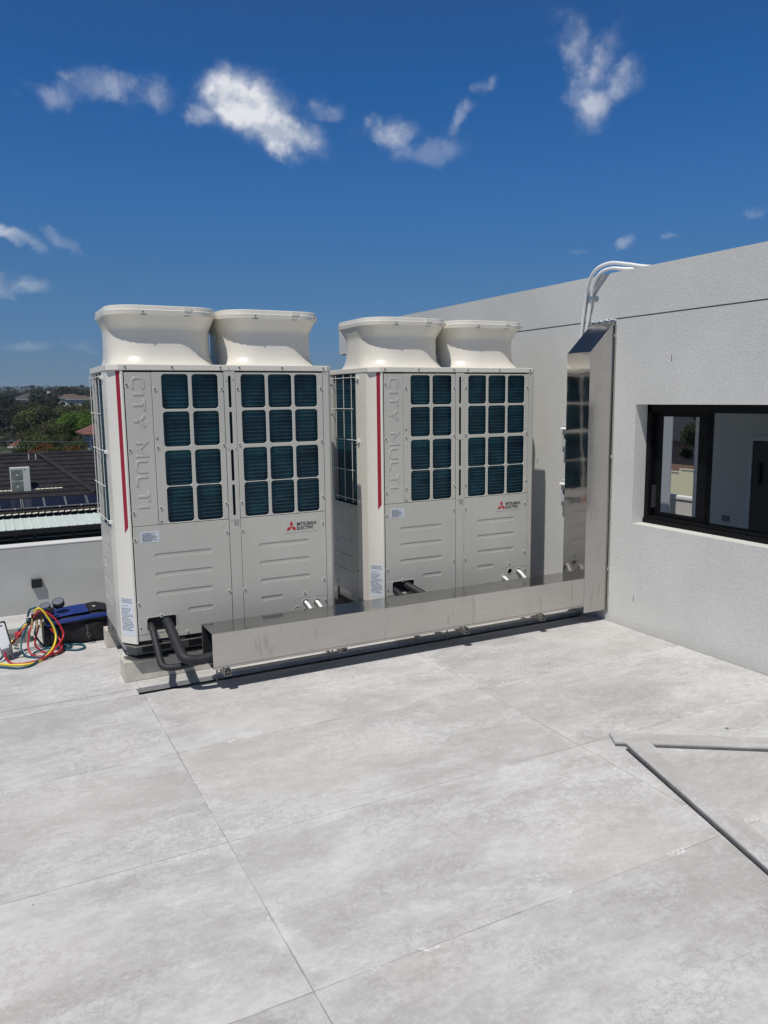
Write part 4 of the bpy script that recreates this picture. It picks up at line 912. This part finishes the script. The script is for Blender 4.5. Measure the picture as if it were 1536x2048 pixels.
def tree(x, y, zt, rad, kind, dens, label, group, seed=0, zb=None):
    'crown top at zt, crown radius rad; stands on the ground'
    z0 = gh(x, y) if zb is None else zb; h = zt - z0; cz = zt - rad * .66
    t_ = thing('tree', label, 'tree', (x, y, z0), random.random() * 6, group)
    o = bpy.data.objects.new('crown', crown(kind, dens, seed)); C.objects.link(o); o.parent = t_; o.location = (0, 0, cz - z0); o.scale = (rad, rad, rad * min(1.5, max(.8, h * .32 / rad)))
    o = bpy.data.objects.new('trunk', trunk_mesh(seed)); C.objects.link(o); o.parent = t_; k = max(.6, (cz - z0)); o.scale = (k * .8, k * .8, k)
    return t_
def puv(u, v, Y): p = at(u, v, Y); return p.x, p.y, p.z
# neighbour house with tiled roof
nb = thing('neighbour_house', 'house with a dark grey concrete tiled roof behind the parapet', 'house', (0, 34, GZ))
NB = Vector((0, 34, GZ))
def rooftile_mat():
    m = bpy.data.materials.new('dark_roof_tile'); m.use_nodes = True; t = NT(m.node_tree); bs = t.n['Principled BSDF']; co = coords(t)
    wv_ = t.add('ShaderNodeTexWave', {'Vector': co, 'Scale': 5.2, 'Distortion': 0., 'Detail': 0}, wave_type='BANDS', bands_direction='X')
    n = t.noise(co, 2.5, 5); c = t.mix(t.ramp(n, .3, .7), (.017, .015, .018), (.034, .030, .034)); t.put(bs.inputs['Base Color'], c); bs.inputs['Roughness'].default_value = .65
    t.put(bs.inputs['Normal'], t.add('ShaderNodeBump', {'Strength': 1., 'Distance': .03, 'Height': wv_.outputs['Fac']})); return m
rtm = rooftile_mat()
RY0, RZ0, RY1, RZ1 = 30.0, -2.78, 34.0, -.60; nr = 13; g = MB()
for i in range(nr):
    a0, a1 = i / nr, (i + 1.06) / nr; y0, y1 = RY0 + (RY1 - RY0) * a0, RY0 + (RY1 - RY0) * a1; z0, z1 = RZ0 + (RZ1 - RZ0) * a0, RZ0 + (RZ1 - RZ0) * a1
    for xa, xb in ((-9, 9),): g.loft([[Vector((x, y0, z0 - .02)), Vector((x, y1, z1 - .06)), Vector((x, y1, z1 + .0)), Vector((x, y0, z0 + .055))] for x in (xa, xb)])
g.loft([[Vector((x, RY1, RZ1)), Vector((x, RY1 + 5, RZ1 - 2.7)), Vector((x, RY1 + 5, RZ1 - 2.8)), Vector((x, RY1, RZ1 - .1))] for x in (-9, 9)])
roof = g.build('roof', rtm, nb, M=Matrix.Translation(-NB))
h0 = Vector(at(76, 906, 33.9)); h1 = Vector(at(190, 978, 31.0)); h1.z = RZ0 + (RZ1 - RZ0) * (h1.y - RY0) / (RY1 - RY0) + .05; h0.z = RZ1 + .06
g = MB(); g.cyl(h0, h1, .11, 8); g.cyl(Vector((-9, RY1, RZ1)), Vector((9, RY1, RZ1)), .10, 8); g.build('ridge_tile', rtm, roof, smooth=True, M=Matrix.Translation(-NB))
g = MB()
for u, v0, v1 in ((57, 908, 917), (71, 908, 919), (149, 917, 925)): p = at(u, v0, 33.6); g.cyl(p + Vector((0, 0, -.25)), p, .02, 5)
g.build('vent_pipe', pvc, roof, M=Matrix.Translation(-NB))
white_g = mat('cream_gutter', (.68, .66, .52), .5); fasc = mat('black_fascia', (.012, .012, .014), .6)
g = MB()
for i in range(72): g.cyl((-9 + i * .25, RY0 - .03, RZ0 - .02), (-9 + i * .25 + .19, RY0 - .03, RZ0 + .0), .045, 6)
g.build('eave_edging', white_g, nb, M=Matrix.Translation(-NB))
MB().box(-9, 9, RY0, RY0 + .1, RZ0 - .75, RZ0 - .06).build('fascia', fasc, nb, M=Matrix.Translation(-NB))
MB().box(-8.9, 8.9, 30.4, 38, GZ, RZ0 - .1).build('wall', mat('brown_brick_wall', (.18, .12, .09), .85, var=.3, vscale=4), nb, M=Matrix.Translation(-NB))
# verandah with ribbed pale metal roof
vr = thing('verandah', 'pale green ribbed metal verandah roof on dark posts just beyond the parapet', 'verandah', (0, 28, GZ)); NV = Vector((0, 28, GZ))
vm = mat('pale_green_sheet', (.60, .68, .64), .45, var=.06, vscale=2)
g = MB(); g.loft([[Vector((x, 26.0, -2.86)), Vector((x, 28.6, -2.80)), Vector((x, 28.6, -2.77)), Vector((x, 26.0, -2.83))] for x in (-9, 9)])
for i in range(60):
    x = -9 + i * .305; g.loft([[Vector((xx, 26.0, -2.84)), Vector((xx, 28.6, -2.78)), Vector((xx, 28.6, -2.74)), Vector((xx, 26.0, -2.80))] for xx in (x, x + .045)])
g.build('sheet_roof', vm, vr, M=Matrix.Translation(-NV))
g = MB(); g.box(-9, 9, 25.9, 26.0, -3.02, -2.83); g.build('gutter', fasc, vr, M=Matrix.Translation(-NV))
g = MB(); g.box(-9, 9, 26.05, 26.1, -3.20, -3.16); g.build('beam', mat('grey_beam', (.20, .20, .20), .5), vr, M=Matrix.Translation(-NV))
g = MB()
for u in (33, 70, 150): p = at(u, 1080, 26.1); g.box(p.x - .05, p.x + .05, 26.05, 26.15, GZ, -3.0)
g.build('post', mat('dark_post', (.04, .04, .045), .5), vr, M=Matrix.Translation(-NV))
MB().box(-9, 9, 28.5, 28.6, GZ, -2.85).build('shade_backing', mat('shade_black', (.02, .02, .022), .8), vr, M=Matrix.Translation(-NV))  # near-black sheet painting the deep shade below the verandah roof
# condenser on the neighbour roof
acx = at(41, 960, 31.4)
t_ = thing('rooftop_condenser', 'small white two fan condenser standing on the dark tiled roof', 'air conditioner', (acx.x, 31.4, -2.1))
wm = mat('weathered_white_metal', (.66, .66, .60), .45, var=.08, vscale=5)
MB().box(-.385, .385, 0, .33, 0, 1.13).build('cabinet', wm, t_, bevel=.015)
for zc in (.32, .82):
    g = MB(); [g.tube([(-.125 + r_ * math.cos(PI * k / 12), -.01, zc + r_ * math.sin(PI * k / 12)) for k in range(25)], .008, 5, False) for r_ in (.08, .12, .16, .205)]; f = g.build('fan_grille', mat('fan_ring_grey', (.30, .31, .28), .5) if 'fan_ring_grey' not in MAT else MAT['fan_ring_grey'], t_)
    g = MB(); g.box(-.355, .10, -.006, -.002, zc - .225, zc + .225); g.build('grille_back', mat('grille_back_grey', (.22, .23, .20), .6) if 'grille_back_grey' not in MAT else MAT['grille_back_grey'], f)
    g = MB(); g.box(-.165, -.085, -.018, -.008, zc - .04, zc + .04); g.build('fan_hub', wm, f)
g = MB(); g.prism([(.16, 1.06), (.20, 1.06), (.17, .98)], -.004, -.001, 'y'); g.prism([(.19, 1.02), (.23, 1.04), (.21, .97)], -.004, -.001, 'y'); g.build('maker_mark', mat('mark_green', (.02, .06, .05), .5), t_)
# solar panels
pvm = mat('solar_cell_blue', (.012, .015, .032), .12, var=.2, vscale=1.5); alu = mat('panel_frame_grey', (.28, .29, .31), .4, metal=.5)
sol = None; labs = ['leftmost solar panel at the photo edge', 'solar panel second from the left', 'solar panel in front of the rooftop condenser', 'solar panel right of the rooftop condenser', 'solar panel fifth from the left, set a little higher', 'rightmost solar panel beside the left unit', 'solar panel hidden just past the photo edge']
edges = [(-1.05, 0), (-.21, 0), (.66, 0), (1.50, 0), (2.34, .28), (3.20, .28)]
for i, (x0, up) in enumerate(edges):
    t_ = thing('solar_panel', labs[i] + ' on the dark roof', 'solar panel', (x0, 30.15, -2.60), 0, 'solar panels on the neighbour roof')
    Lp = 1.15 + up; sl = (RZ1 - RZ0) / (RY1 - RY0) * .72
    g = MB(); g.loft([[Vector((x, 0, 0)), Vector((x, Lp, Lp * sl)), Vector((x, Lp, Lp * sl + .035)), Vector((x, 0, .035))] for x in (.0, .83)]); g.build('frame', alu, t_)
    g = MB(); g.loft([[Vector((x, .03, .031 + .03 * sl)), Vector((x, Lp - .03, (Lp - .03) * sl + .031)), Vector((x, Lp - .03, (Lp - .03) * sl + .04)), Vector((x, .03, .04 + .03 * sl))] for x in (.028, .802)]); g.build('cell_sheet', pvm, t_)
    g = MB(); g.box(.55, .60, -.04, .01, -.01, .05); g.build('rail_clamp', wm, t_)
    if i == 0: pass
g = MB()
for i in range(22):
    x = -1.6 + i * .18
    if x < 2.3: g.loft([[Vector((xx, 31.35, -2.10)), Vector((xx, 31.6, -1.92)), Vector((xx, 31.6, -1.88)), Vector((xx, 31.35, -2.06))] for xx in (x, x + .15)])
g.build('white_flashing', white_g, nb, M=Matrix.Translation(-NB))
# red roofed house and other houses
def hip(name, label, x, y, w_, d_, eave, ridge, rm, wallc, zb=None, group='houses in the suburb beyond'):
    z0 = gh(x, y) if zb is None else zb; t_ = thing(name, label, 'house', (x, y, z0), random.uniform(-.2, .2), group); a_, b_, e, r_ = w_ / 2, d_ / 2, eave - z0, ridge - z0; k = max(0, a_ - b_)
    g = MB(); c = [Vector((-a_, -b_, e)), Vector((a_, -b_, e)), Vector((a_, b_, e)), Vector((-a_, b_, e))]; p, q = Vector((-k, 0, r_)), Vector((k, 0, r_))
    g.face([c[0], c[1], q, p]); g.face([c[1], c[2], q]); g.face([c[2], c[3], p, q]); g.face([c[3], c[0], p]); g.face(c[::-1])
    g.build('roof', rm, t_)
    MB().box(-a_ + .5, a_ - .5, -b_ + .5, b_ - .5, 0, e - .02).build('wall', wallc, t_)
    g = MB(); g.box(-a_, a_, -b_ - .06, -b_, e - .2, e + .02); g.build('gutter', wm, t_)
    return t_
rr = mat('terracotta_roof', (.19, .075, .06), .8, var=.3, vscale=2); rb = mat('brown_roof', (.105, .075, .065), .85, var=.25, vscale=2); rg = mat('grey_roof', (.15, .16, .165), .75, var=.2, vscale=1.5); rdk = mat('charcoal_roof', (.06, .06, .065), .8, var=.2, vscale=2); rwh = mat('zinc_roof', (.42, .45, .46), .4, var=.1, vscale=.5)
wl_ = mat('weatherboard_blue_grey', (.48, .53, .60), .7); wb_ = mat('brick_wall', (.28, .16, .11), .9, var=.3, vscale=3); wc_ = mat('cream_wall', (.6, .56, .46), .8)
x, y, z = puv(207, 870, 60)
t_ = thing('red_roof_house', 'two storey house with a red roof and pale blue wall beside the left unit', 'house', (x, 105, gh(x, 105)))
GR = gh(x, 105); X1 = puv(164, 866, 105)[0]; x0_ = X1 - x
g = MB(); zz = puv(180, 869, 105)[2] - GR; zr = puv(200, 846, 105)[2] - GR
g.loft([[Vector((x0_, -2, zz)), Vector((x0_ + 12, -2, zz)), Vector((x0_ + 12, 8, zz)), Vector((x0_, 8, zz))], [Vector((x0_, -2, zz + .15)), Vector((x0_ + 12, -2, zz + .15)), Vector((x0_ + 12, 8, zz + .15)), Vector((x0_, 8, zz + .15))], [Vector((x0_ + 4.2, 2.8, zr + .8)), Vector((x0_ + 7, 2.8, zr + .8)), Vector((x0_ + 7, 3.2, zr + .8)), Vector((x0_ + 4.2, 3.2, zr + .8))]])
g.build('roof', rr, t_)
MB().box(x0_ + .7, x0_ + 11, -1.4, 7, 0, zz - .02).build('wall', wl_, t_)
for k in range(4): MB().box(x0_ + 1 + k * .9, x0_ + 1.5 + k * .9, -1.43, -1.40, zz - 2.0, zz - .5).build('window', dark_in, t_)
MB().box(x0_ + .6, x0_ + 11, -2.2, -1.5, zz - 5.2, zz - 2.2).build('balustrade', mat('white_board', (.60, .65, .72), .6), t_)
def hh(name, label, u, Y, w_, d_, ve, vr, rm, wc): hip(name, label, puv(u, 0, Y)[0], Y, w_, d_, puv(u, ve, Y)[2], puv(u, vr, Y)[2], rm, wc)
hh('brown_house', 'low house with a brown hipped roof below the big green tree', 133, 150, 9, 8, 893, 866, rb, wb_)
hh('charcoal_house', 'low house with a dark grey roof in front of the brown hipped roof', 160, 128, 8, 7, 908, 882, rdk, wb_)
hh('shed', 'low shed with a pale metal roof behind the dark tiled ridge', 150, 105, 4.5, 2.4, 915, 909, rwh, wc_)
hh('terracotta_house', 'house with an orange tiled roof at the left photo edge', -14, 130, 5, 6, 893, 870, rr, wb_)
hh('grey_roof_house', 'house with a light grey hipped roof among the trees at left', 22, 235, 7, 5, 839, 827, rg, wc_)
hh('long_roof_building', 'long building with a brown grey roof below the far treeline', 22, 480, 32, 14, 799, 789, rdk, wc_)
for i, (u, v, Y, m_, lab) in enumerate(((85, 796, 420, rb, 'far brown roof in a gap left of the tall skyline tree'), (60, 789, 620, rwh, 'far pale metal roof right of the long roof'), (40, 791, 560, rwh, 'small far white roof just over the long roof'), (108, 799, 380, rb, 'far brown roof above the big green tree'), (150, 797, 420, rr, 'far orange roof near the left unit'), (14, 789, 700, rwh, 'far white roof edge at the left over the long roof'), (145, 784, 760, rb, 'farthest brown roof below the right skyline'), (125, 788, 640, rg, 'far grey roof in the middle of the suburb'))):
    hip('distant_house', lab, puv(u, 0, Y)[0], Y, 14, 10, puv(u, v, Y)[2], puv(u, v, Y)[2] + Y * .0045, m_, wc_)
K = 1.55
tree(puv(133, 0, 92 * K)[0], 92 * K, puv(133, 803, 92 * K)[2], 4.7 * K, 'green', 'hi', 'big bright green round crowned tree left of the units', 'garden trees beyond the neighbour roof', 1)
tree(puv(168, 0, 90 * K)[0], 90 * K, puv(168, 816, 90 * K)[2], 3.0 * K, 'green', 'hi', 'green tree touching the left unit, right of the big bright tree', 'garden trees beyond the neighbour roof', 2)
tree(puv(98, 0, 84 * K)[0], 84 * K, puv(98, 822, 84 * K)[2], 2.6 * K, 'green', 'hi', 'smaller bright green tree at the left foot of the big one', 'garden trees beyond the neighbour roof', 3)
k = 0
for (u, v, Y, r_, kd, dn, lab) in ((20, 838, 70, 2.6, 'olive', 'hi', 'loose olive green tree at the left photo edge'), (48, 842, 66, 2.5, 'olive', 'hi', 'loose olive tree right of the edge tree'), (72, 862, 62, 2.2, 'olive', 'hi', 'olive tree in front of the big green tree'), (5, 862, 56, 2.0, 'olive', 'mid', 'low olive tree by the orange roof'), (40, 872, 52, 1.9, 'dark', 'mid', 'dark low shrub tree over the dark ridge'),
    (15, 884, 48, 1.6, 'rust', 'mid', 'rust coloured flowering shrub at left over the ridge'), (50, 888, 47, 1.4, 'olive', 'mid', 'yellow green shrub over the ridge'), (88, 889, 49, 1.6, 'rust', 'mid', 'orange flowering shrub just over the roof ridge end'), (104, 898, 46, 1.3, 'olive', 'mid', 'yellow green shrub beside the orange shrub'), (74, 880, 55, 1.8, 'olive', 'mid', 'mid olive tree behind the orange shrub'),
    (90, 882, 60, 1.8, 'olive', 'mid', 'thin olive tree beside the brown roof'), (110, 850, 100, 2.5, 'dark', 'mid', 'dark tree under the big green crown'), (150, 848, 104, 2.6, 'dark', 'mid', 'dark tree mass right under the green crowns'), (172, 858, 100, 2.2, 'dark', 'mid', 'dark tree left of the red roofed house'), (28, 806, 130, 4.6, 'olive', 'mid', 'olive tree behind the pale hipped roof'), (55, 808, 125, 4.4, 'dark', 'mid', 'dark tree with a bare trunk left of the middle'), (75, 810, 118, 4.0, 'olive', 'mid', 'olive tree in the middle left of the green crown'), (2, 803, 140, 4.6, 'dark', 'mid', 'dark tree at the edge above the pale roof'),
    (95, 800, 150, 4.8, 'olive', 'mid', 'wide olive tree above the big green crown'), (125, 796, 165, 5, 'olive', 'mid', 'olive tree above and behind the green crown'), (158, 795, 160, 5.2, 'dark', 'mid', 'dark tree high at right beside the unit'), (182, 800, 150, 5, 'olive', 'mid', 'olive tree half behind the left unit'), (178, 782, 230, 7, 'dark', 'mid', 'tall dark tree at the skyline against the left unit')):
    tree(puv(u, 0, Y * K)[0], Y * K, puv(u, v, Y * K)[2], r_ * K, kd, dn, lab, 'garden trees beyond the neighbour roof', k % 3 + 1); k += 1
rnd = random.Random(5); places = []
for i in range(120):
    Y = 260 * (1 + (i / 120) ** 1.6 * 5.2); u = rnd.uniform(-90, 290); X = puv(u, 0, Y)[0]; gz = gh(X, Y); hh_ = rnd.uniform(7, 12)
    places.append((X, Y, gz + hh_, hh_ * .5 * rnd.uniform(.75, 1.1)))
for sx, Y, v, r_ in ((33, 420, 772, 10), (72, 520, 769, 9), (93, 560, 773, 8), (140, 640, 773, 12), (12, 700, 774, 10), (115, 620, 776, 9), (180, 600, 772, 11), (160, 700, 776, 9)): places.append((puv(sx, 0, Y)[0], Y, puv(sx, v, Y)[2], r_))
def far_label(X, Y):
    d = Vector((X, Y, 0)) - CAM; d.z = 0; u = 768 + FPX * d.dot(RX) / d.dot(FX)
    if u < -5 or u > 185: return 'distant dark tree out of sight past the photo edge or behind the units'
    row = 'nearest' if Y < 330 else ('second' if Y < 520 else ('third' if Y < 850 else 'last'))
    side = 'by the left photo edge' if u < 40 else ('left of the middle' if u < 85 else ('right of the middle' if u < 135 else 'close to the left unit'))
    return 'distant dark tree in the %s row of the far suburb, %s' % (row, side)
for i, (X, Y, zt, r_) in enumerate(places):
    t_ = tree(X, Y, zt, r_, 'far', 'lo', far_label(X, Y) if i < 120 else ['dark round tree rising on the skyline at left', 'tall pointed tree on the skyline, left of the middle', 'second skyline tree right of the pointed one', 'broad skyline tree near the left unit', 'low skyline tree at the left photo edge', 'skyline tree in the middle dip', 'skyline tree touching the left unit guard', 'far skyline tree behind the broad one'][i - 120], 'distant trees up to the skyline', i % 4 + 5)
g = MB(); rnd = random.Random(9)
for i in range(40000):
    Y = rnd.uniform(200, 1500); X = CAM.x + (Y - CAM.y) * (rnd.uniform(-.12, .26) if i < 17000 else rnd.uniform(-1.1, 1.3)); hh = rnd.uniform(.5, 6); s_ = rnd.uniform(.8, 1.9); z = gh(X, Y) + hh; a_ = rnd.random() * 6.28; p = Vector((X, Y, z)); u_ = Vector((math.cos(a_), math.sin(a_), 0)) * s_; v_ = Vector((-math.sin(a_) * .4, math.cos(a_) * .4, rnd.uniform(.4, 1))) * s_
    g.face([p - u_, p - v_ * .7, p + u_, p + v_])
tag(g.build('distant_woodland', leaf['far']), 'low mass of far foliage filling the suburb to the skyline', 'woodland', kind='stuff')
# power line
p0, p1 = at(-60, 882, 45), at(260, 884, 45)
t_ = thing('overhead_cable', 'thin teal grey overhead cable crossing in front of the garden trees', 'cable', p0); MB().tube([Vector((0, 0, 0)), (p1 - p0) * .5 + Vector((0, 0, -.03)), p1 - p0], .028, 6).build('cable', mat('cable_teal', (.05, .09, .09), .6), t_)
for nm, p in (('left', p0), ('right', p1)): pass
# ---- beyond the building, seen through the window
fe = bpy.data.objects.new('fx', None); bpy.data.objects.remove(fe)
F0 = Vector((47, 38, GZ))
t_ = thing('boundary_fence', 'cream ribbed steel boundary fence seen through the window', 'fence', F0)
fm = mat('cream_sheet_steel', (.62, .60, .42), .5)
g = MB()
for a0, a1, zt in ((37.7, 52, 1.80), (24, 37.6, 2.05)):
    y = a0
    while y < a1:
        g.box(0, .04, y - 38, y + .13 - 38, .05, zt); g.box(.03, .07, y + .13 - 38, y + .24 - 38, .05, zt); y += .24
g.build('ribbed_sheet', fm, t_)
g = MB(); g.box(-.03, .1, 37.7 - 38, 14, 1.80, 1.88); g.box(-.03, .1, -14, -.38, 2.05, 2.13); g.box(-.04, .1, -.42, -.3, 0, 2.13); g.build('rail', mat('cream_rail', (.66, .63, .46), .5), t_)
brk = bpy.data.materials.new('brown_brick'); brk.use_nodes = True; t = NT(brk.node_tree); bs = t.n['Principled BSDF']; co = coords(t)
sp_ = t.add('ShaderNodeSeparateXYZ', {0: co}); vv = t.add('ShaderNodeCombineXYZ', {0: sp_.outputs[1], 1: sp_.outputs[2], 2: 0.}).outputs[0]
br = t.add('ShaderNodeTexBrick', {'Vector': vv, 'Color1': (.26, .11, .075, 1), 'Color2': (.17, .075, .055, 1), 'Mortar': (.36, .30, .25, 1), 'Scale': 1.6, 'Mortar Size': .022, 'Row Height': .22}); t.put(bs.inputs['Base Color'], br.outputs[0]); bs.inputs['Roughness'].default_value = .9
t_ = thing('brick_house', 'brown brick house behind the cream fence seen through the window', 'house', (55, 44, GZ))
MB().box(0, 12, -18, 16, 0, 3.7).build('wall', brk, t_)
g = MB(); g.prism([(-.7, 3.6), (13, 3.6), (6.5, 7.2)], -19, 17, 'y'); g.build('roof', fasc, t_); MB().box(-.8, -.7, -19, 17, 3.55, 3.72).build('gutter', fasc, t_)
t_ = tree(40, 29.9, .7, 1.35, 'dark', 'mid', 'dark leafy tree in front of the brick house seen through the window', 'trees seen through the window', 2, zb=GZ)
o = bpy.data.objects.new('branch', crown('dark', 'lo', 3)); C.objects.link(o); o.parent = t_; t_.rotation_euler = (0, 0, 0); o.location = (0, 1.15, -2.1 - GZ); o.scale = (.55, .55, .62)
rnd = random.Random(21); bm = bmesh.new()
for i in range(50):
    Y = rnd.uniform(62, 230); sx = rnd.choice((-1, 1)); X = CAM.x + (Y - CAM.y) * (rnd.uniform(-.75, -.10) if sx < 0 else rnd.uniform(.20, .95)); g0 = gh(X, Y); r_ = rnd.uniform(3.0, 4.8)
    if X > 30 and Y < 75: continue
    n0 = len(bm.verts); bm.from_mesh(crown('olive', 'lo', i % 4 + 5)); bm.verts.ensure_lookup_table()
    bmesh.ops.transform(bm, matrix=Matrix.Translation((X, Y, g0 + r_ * .8)) @ Matrix.Diagonal((r_, r_, r_, 1)), verts=bm.verts[n0:])
me = bpy.data.meshes.new('outer_tree_belt'); bm.to_mesh(me); bm.free(); me.materials.append(leaf['olive']); o = bpy.data.objects.new('outer_tree_belt', me); C.objects.link(o)
tag(o, 'continuous belt of suburban foliage beyond both photo edges', 'woodland', kind='stuff')
# ------------------------------------------------------------------ thin air between here and the skyline
hz = MB().box(-5600, 5600, -5600, 5600, -60, 90).build('haze', bpy.data.materials.new('haze_air'))
hm = hz.data.materials[0]; hm.use_nodes = True; t = NT(hm.node_tree); t.n.remove(t.n['Principled BSDF'])
pv = t.add('ShaderNodeVolumePrincipled'); pv.inputs['Density'].default_value = .00015; pv.inputs['Color'].default_value = (.72, .85, 1, 1); pv.inputs['Anisotropy'].default_value = .2
t.l.new(pv.outputs[0], t.n['Material Output'].inputs['Volume']); tag(hz, kind='stuff')
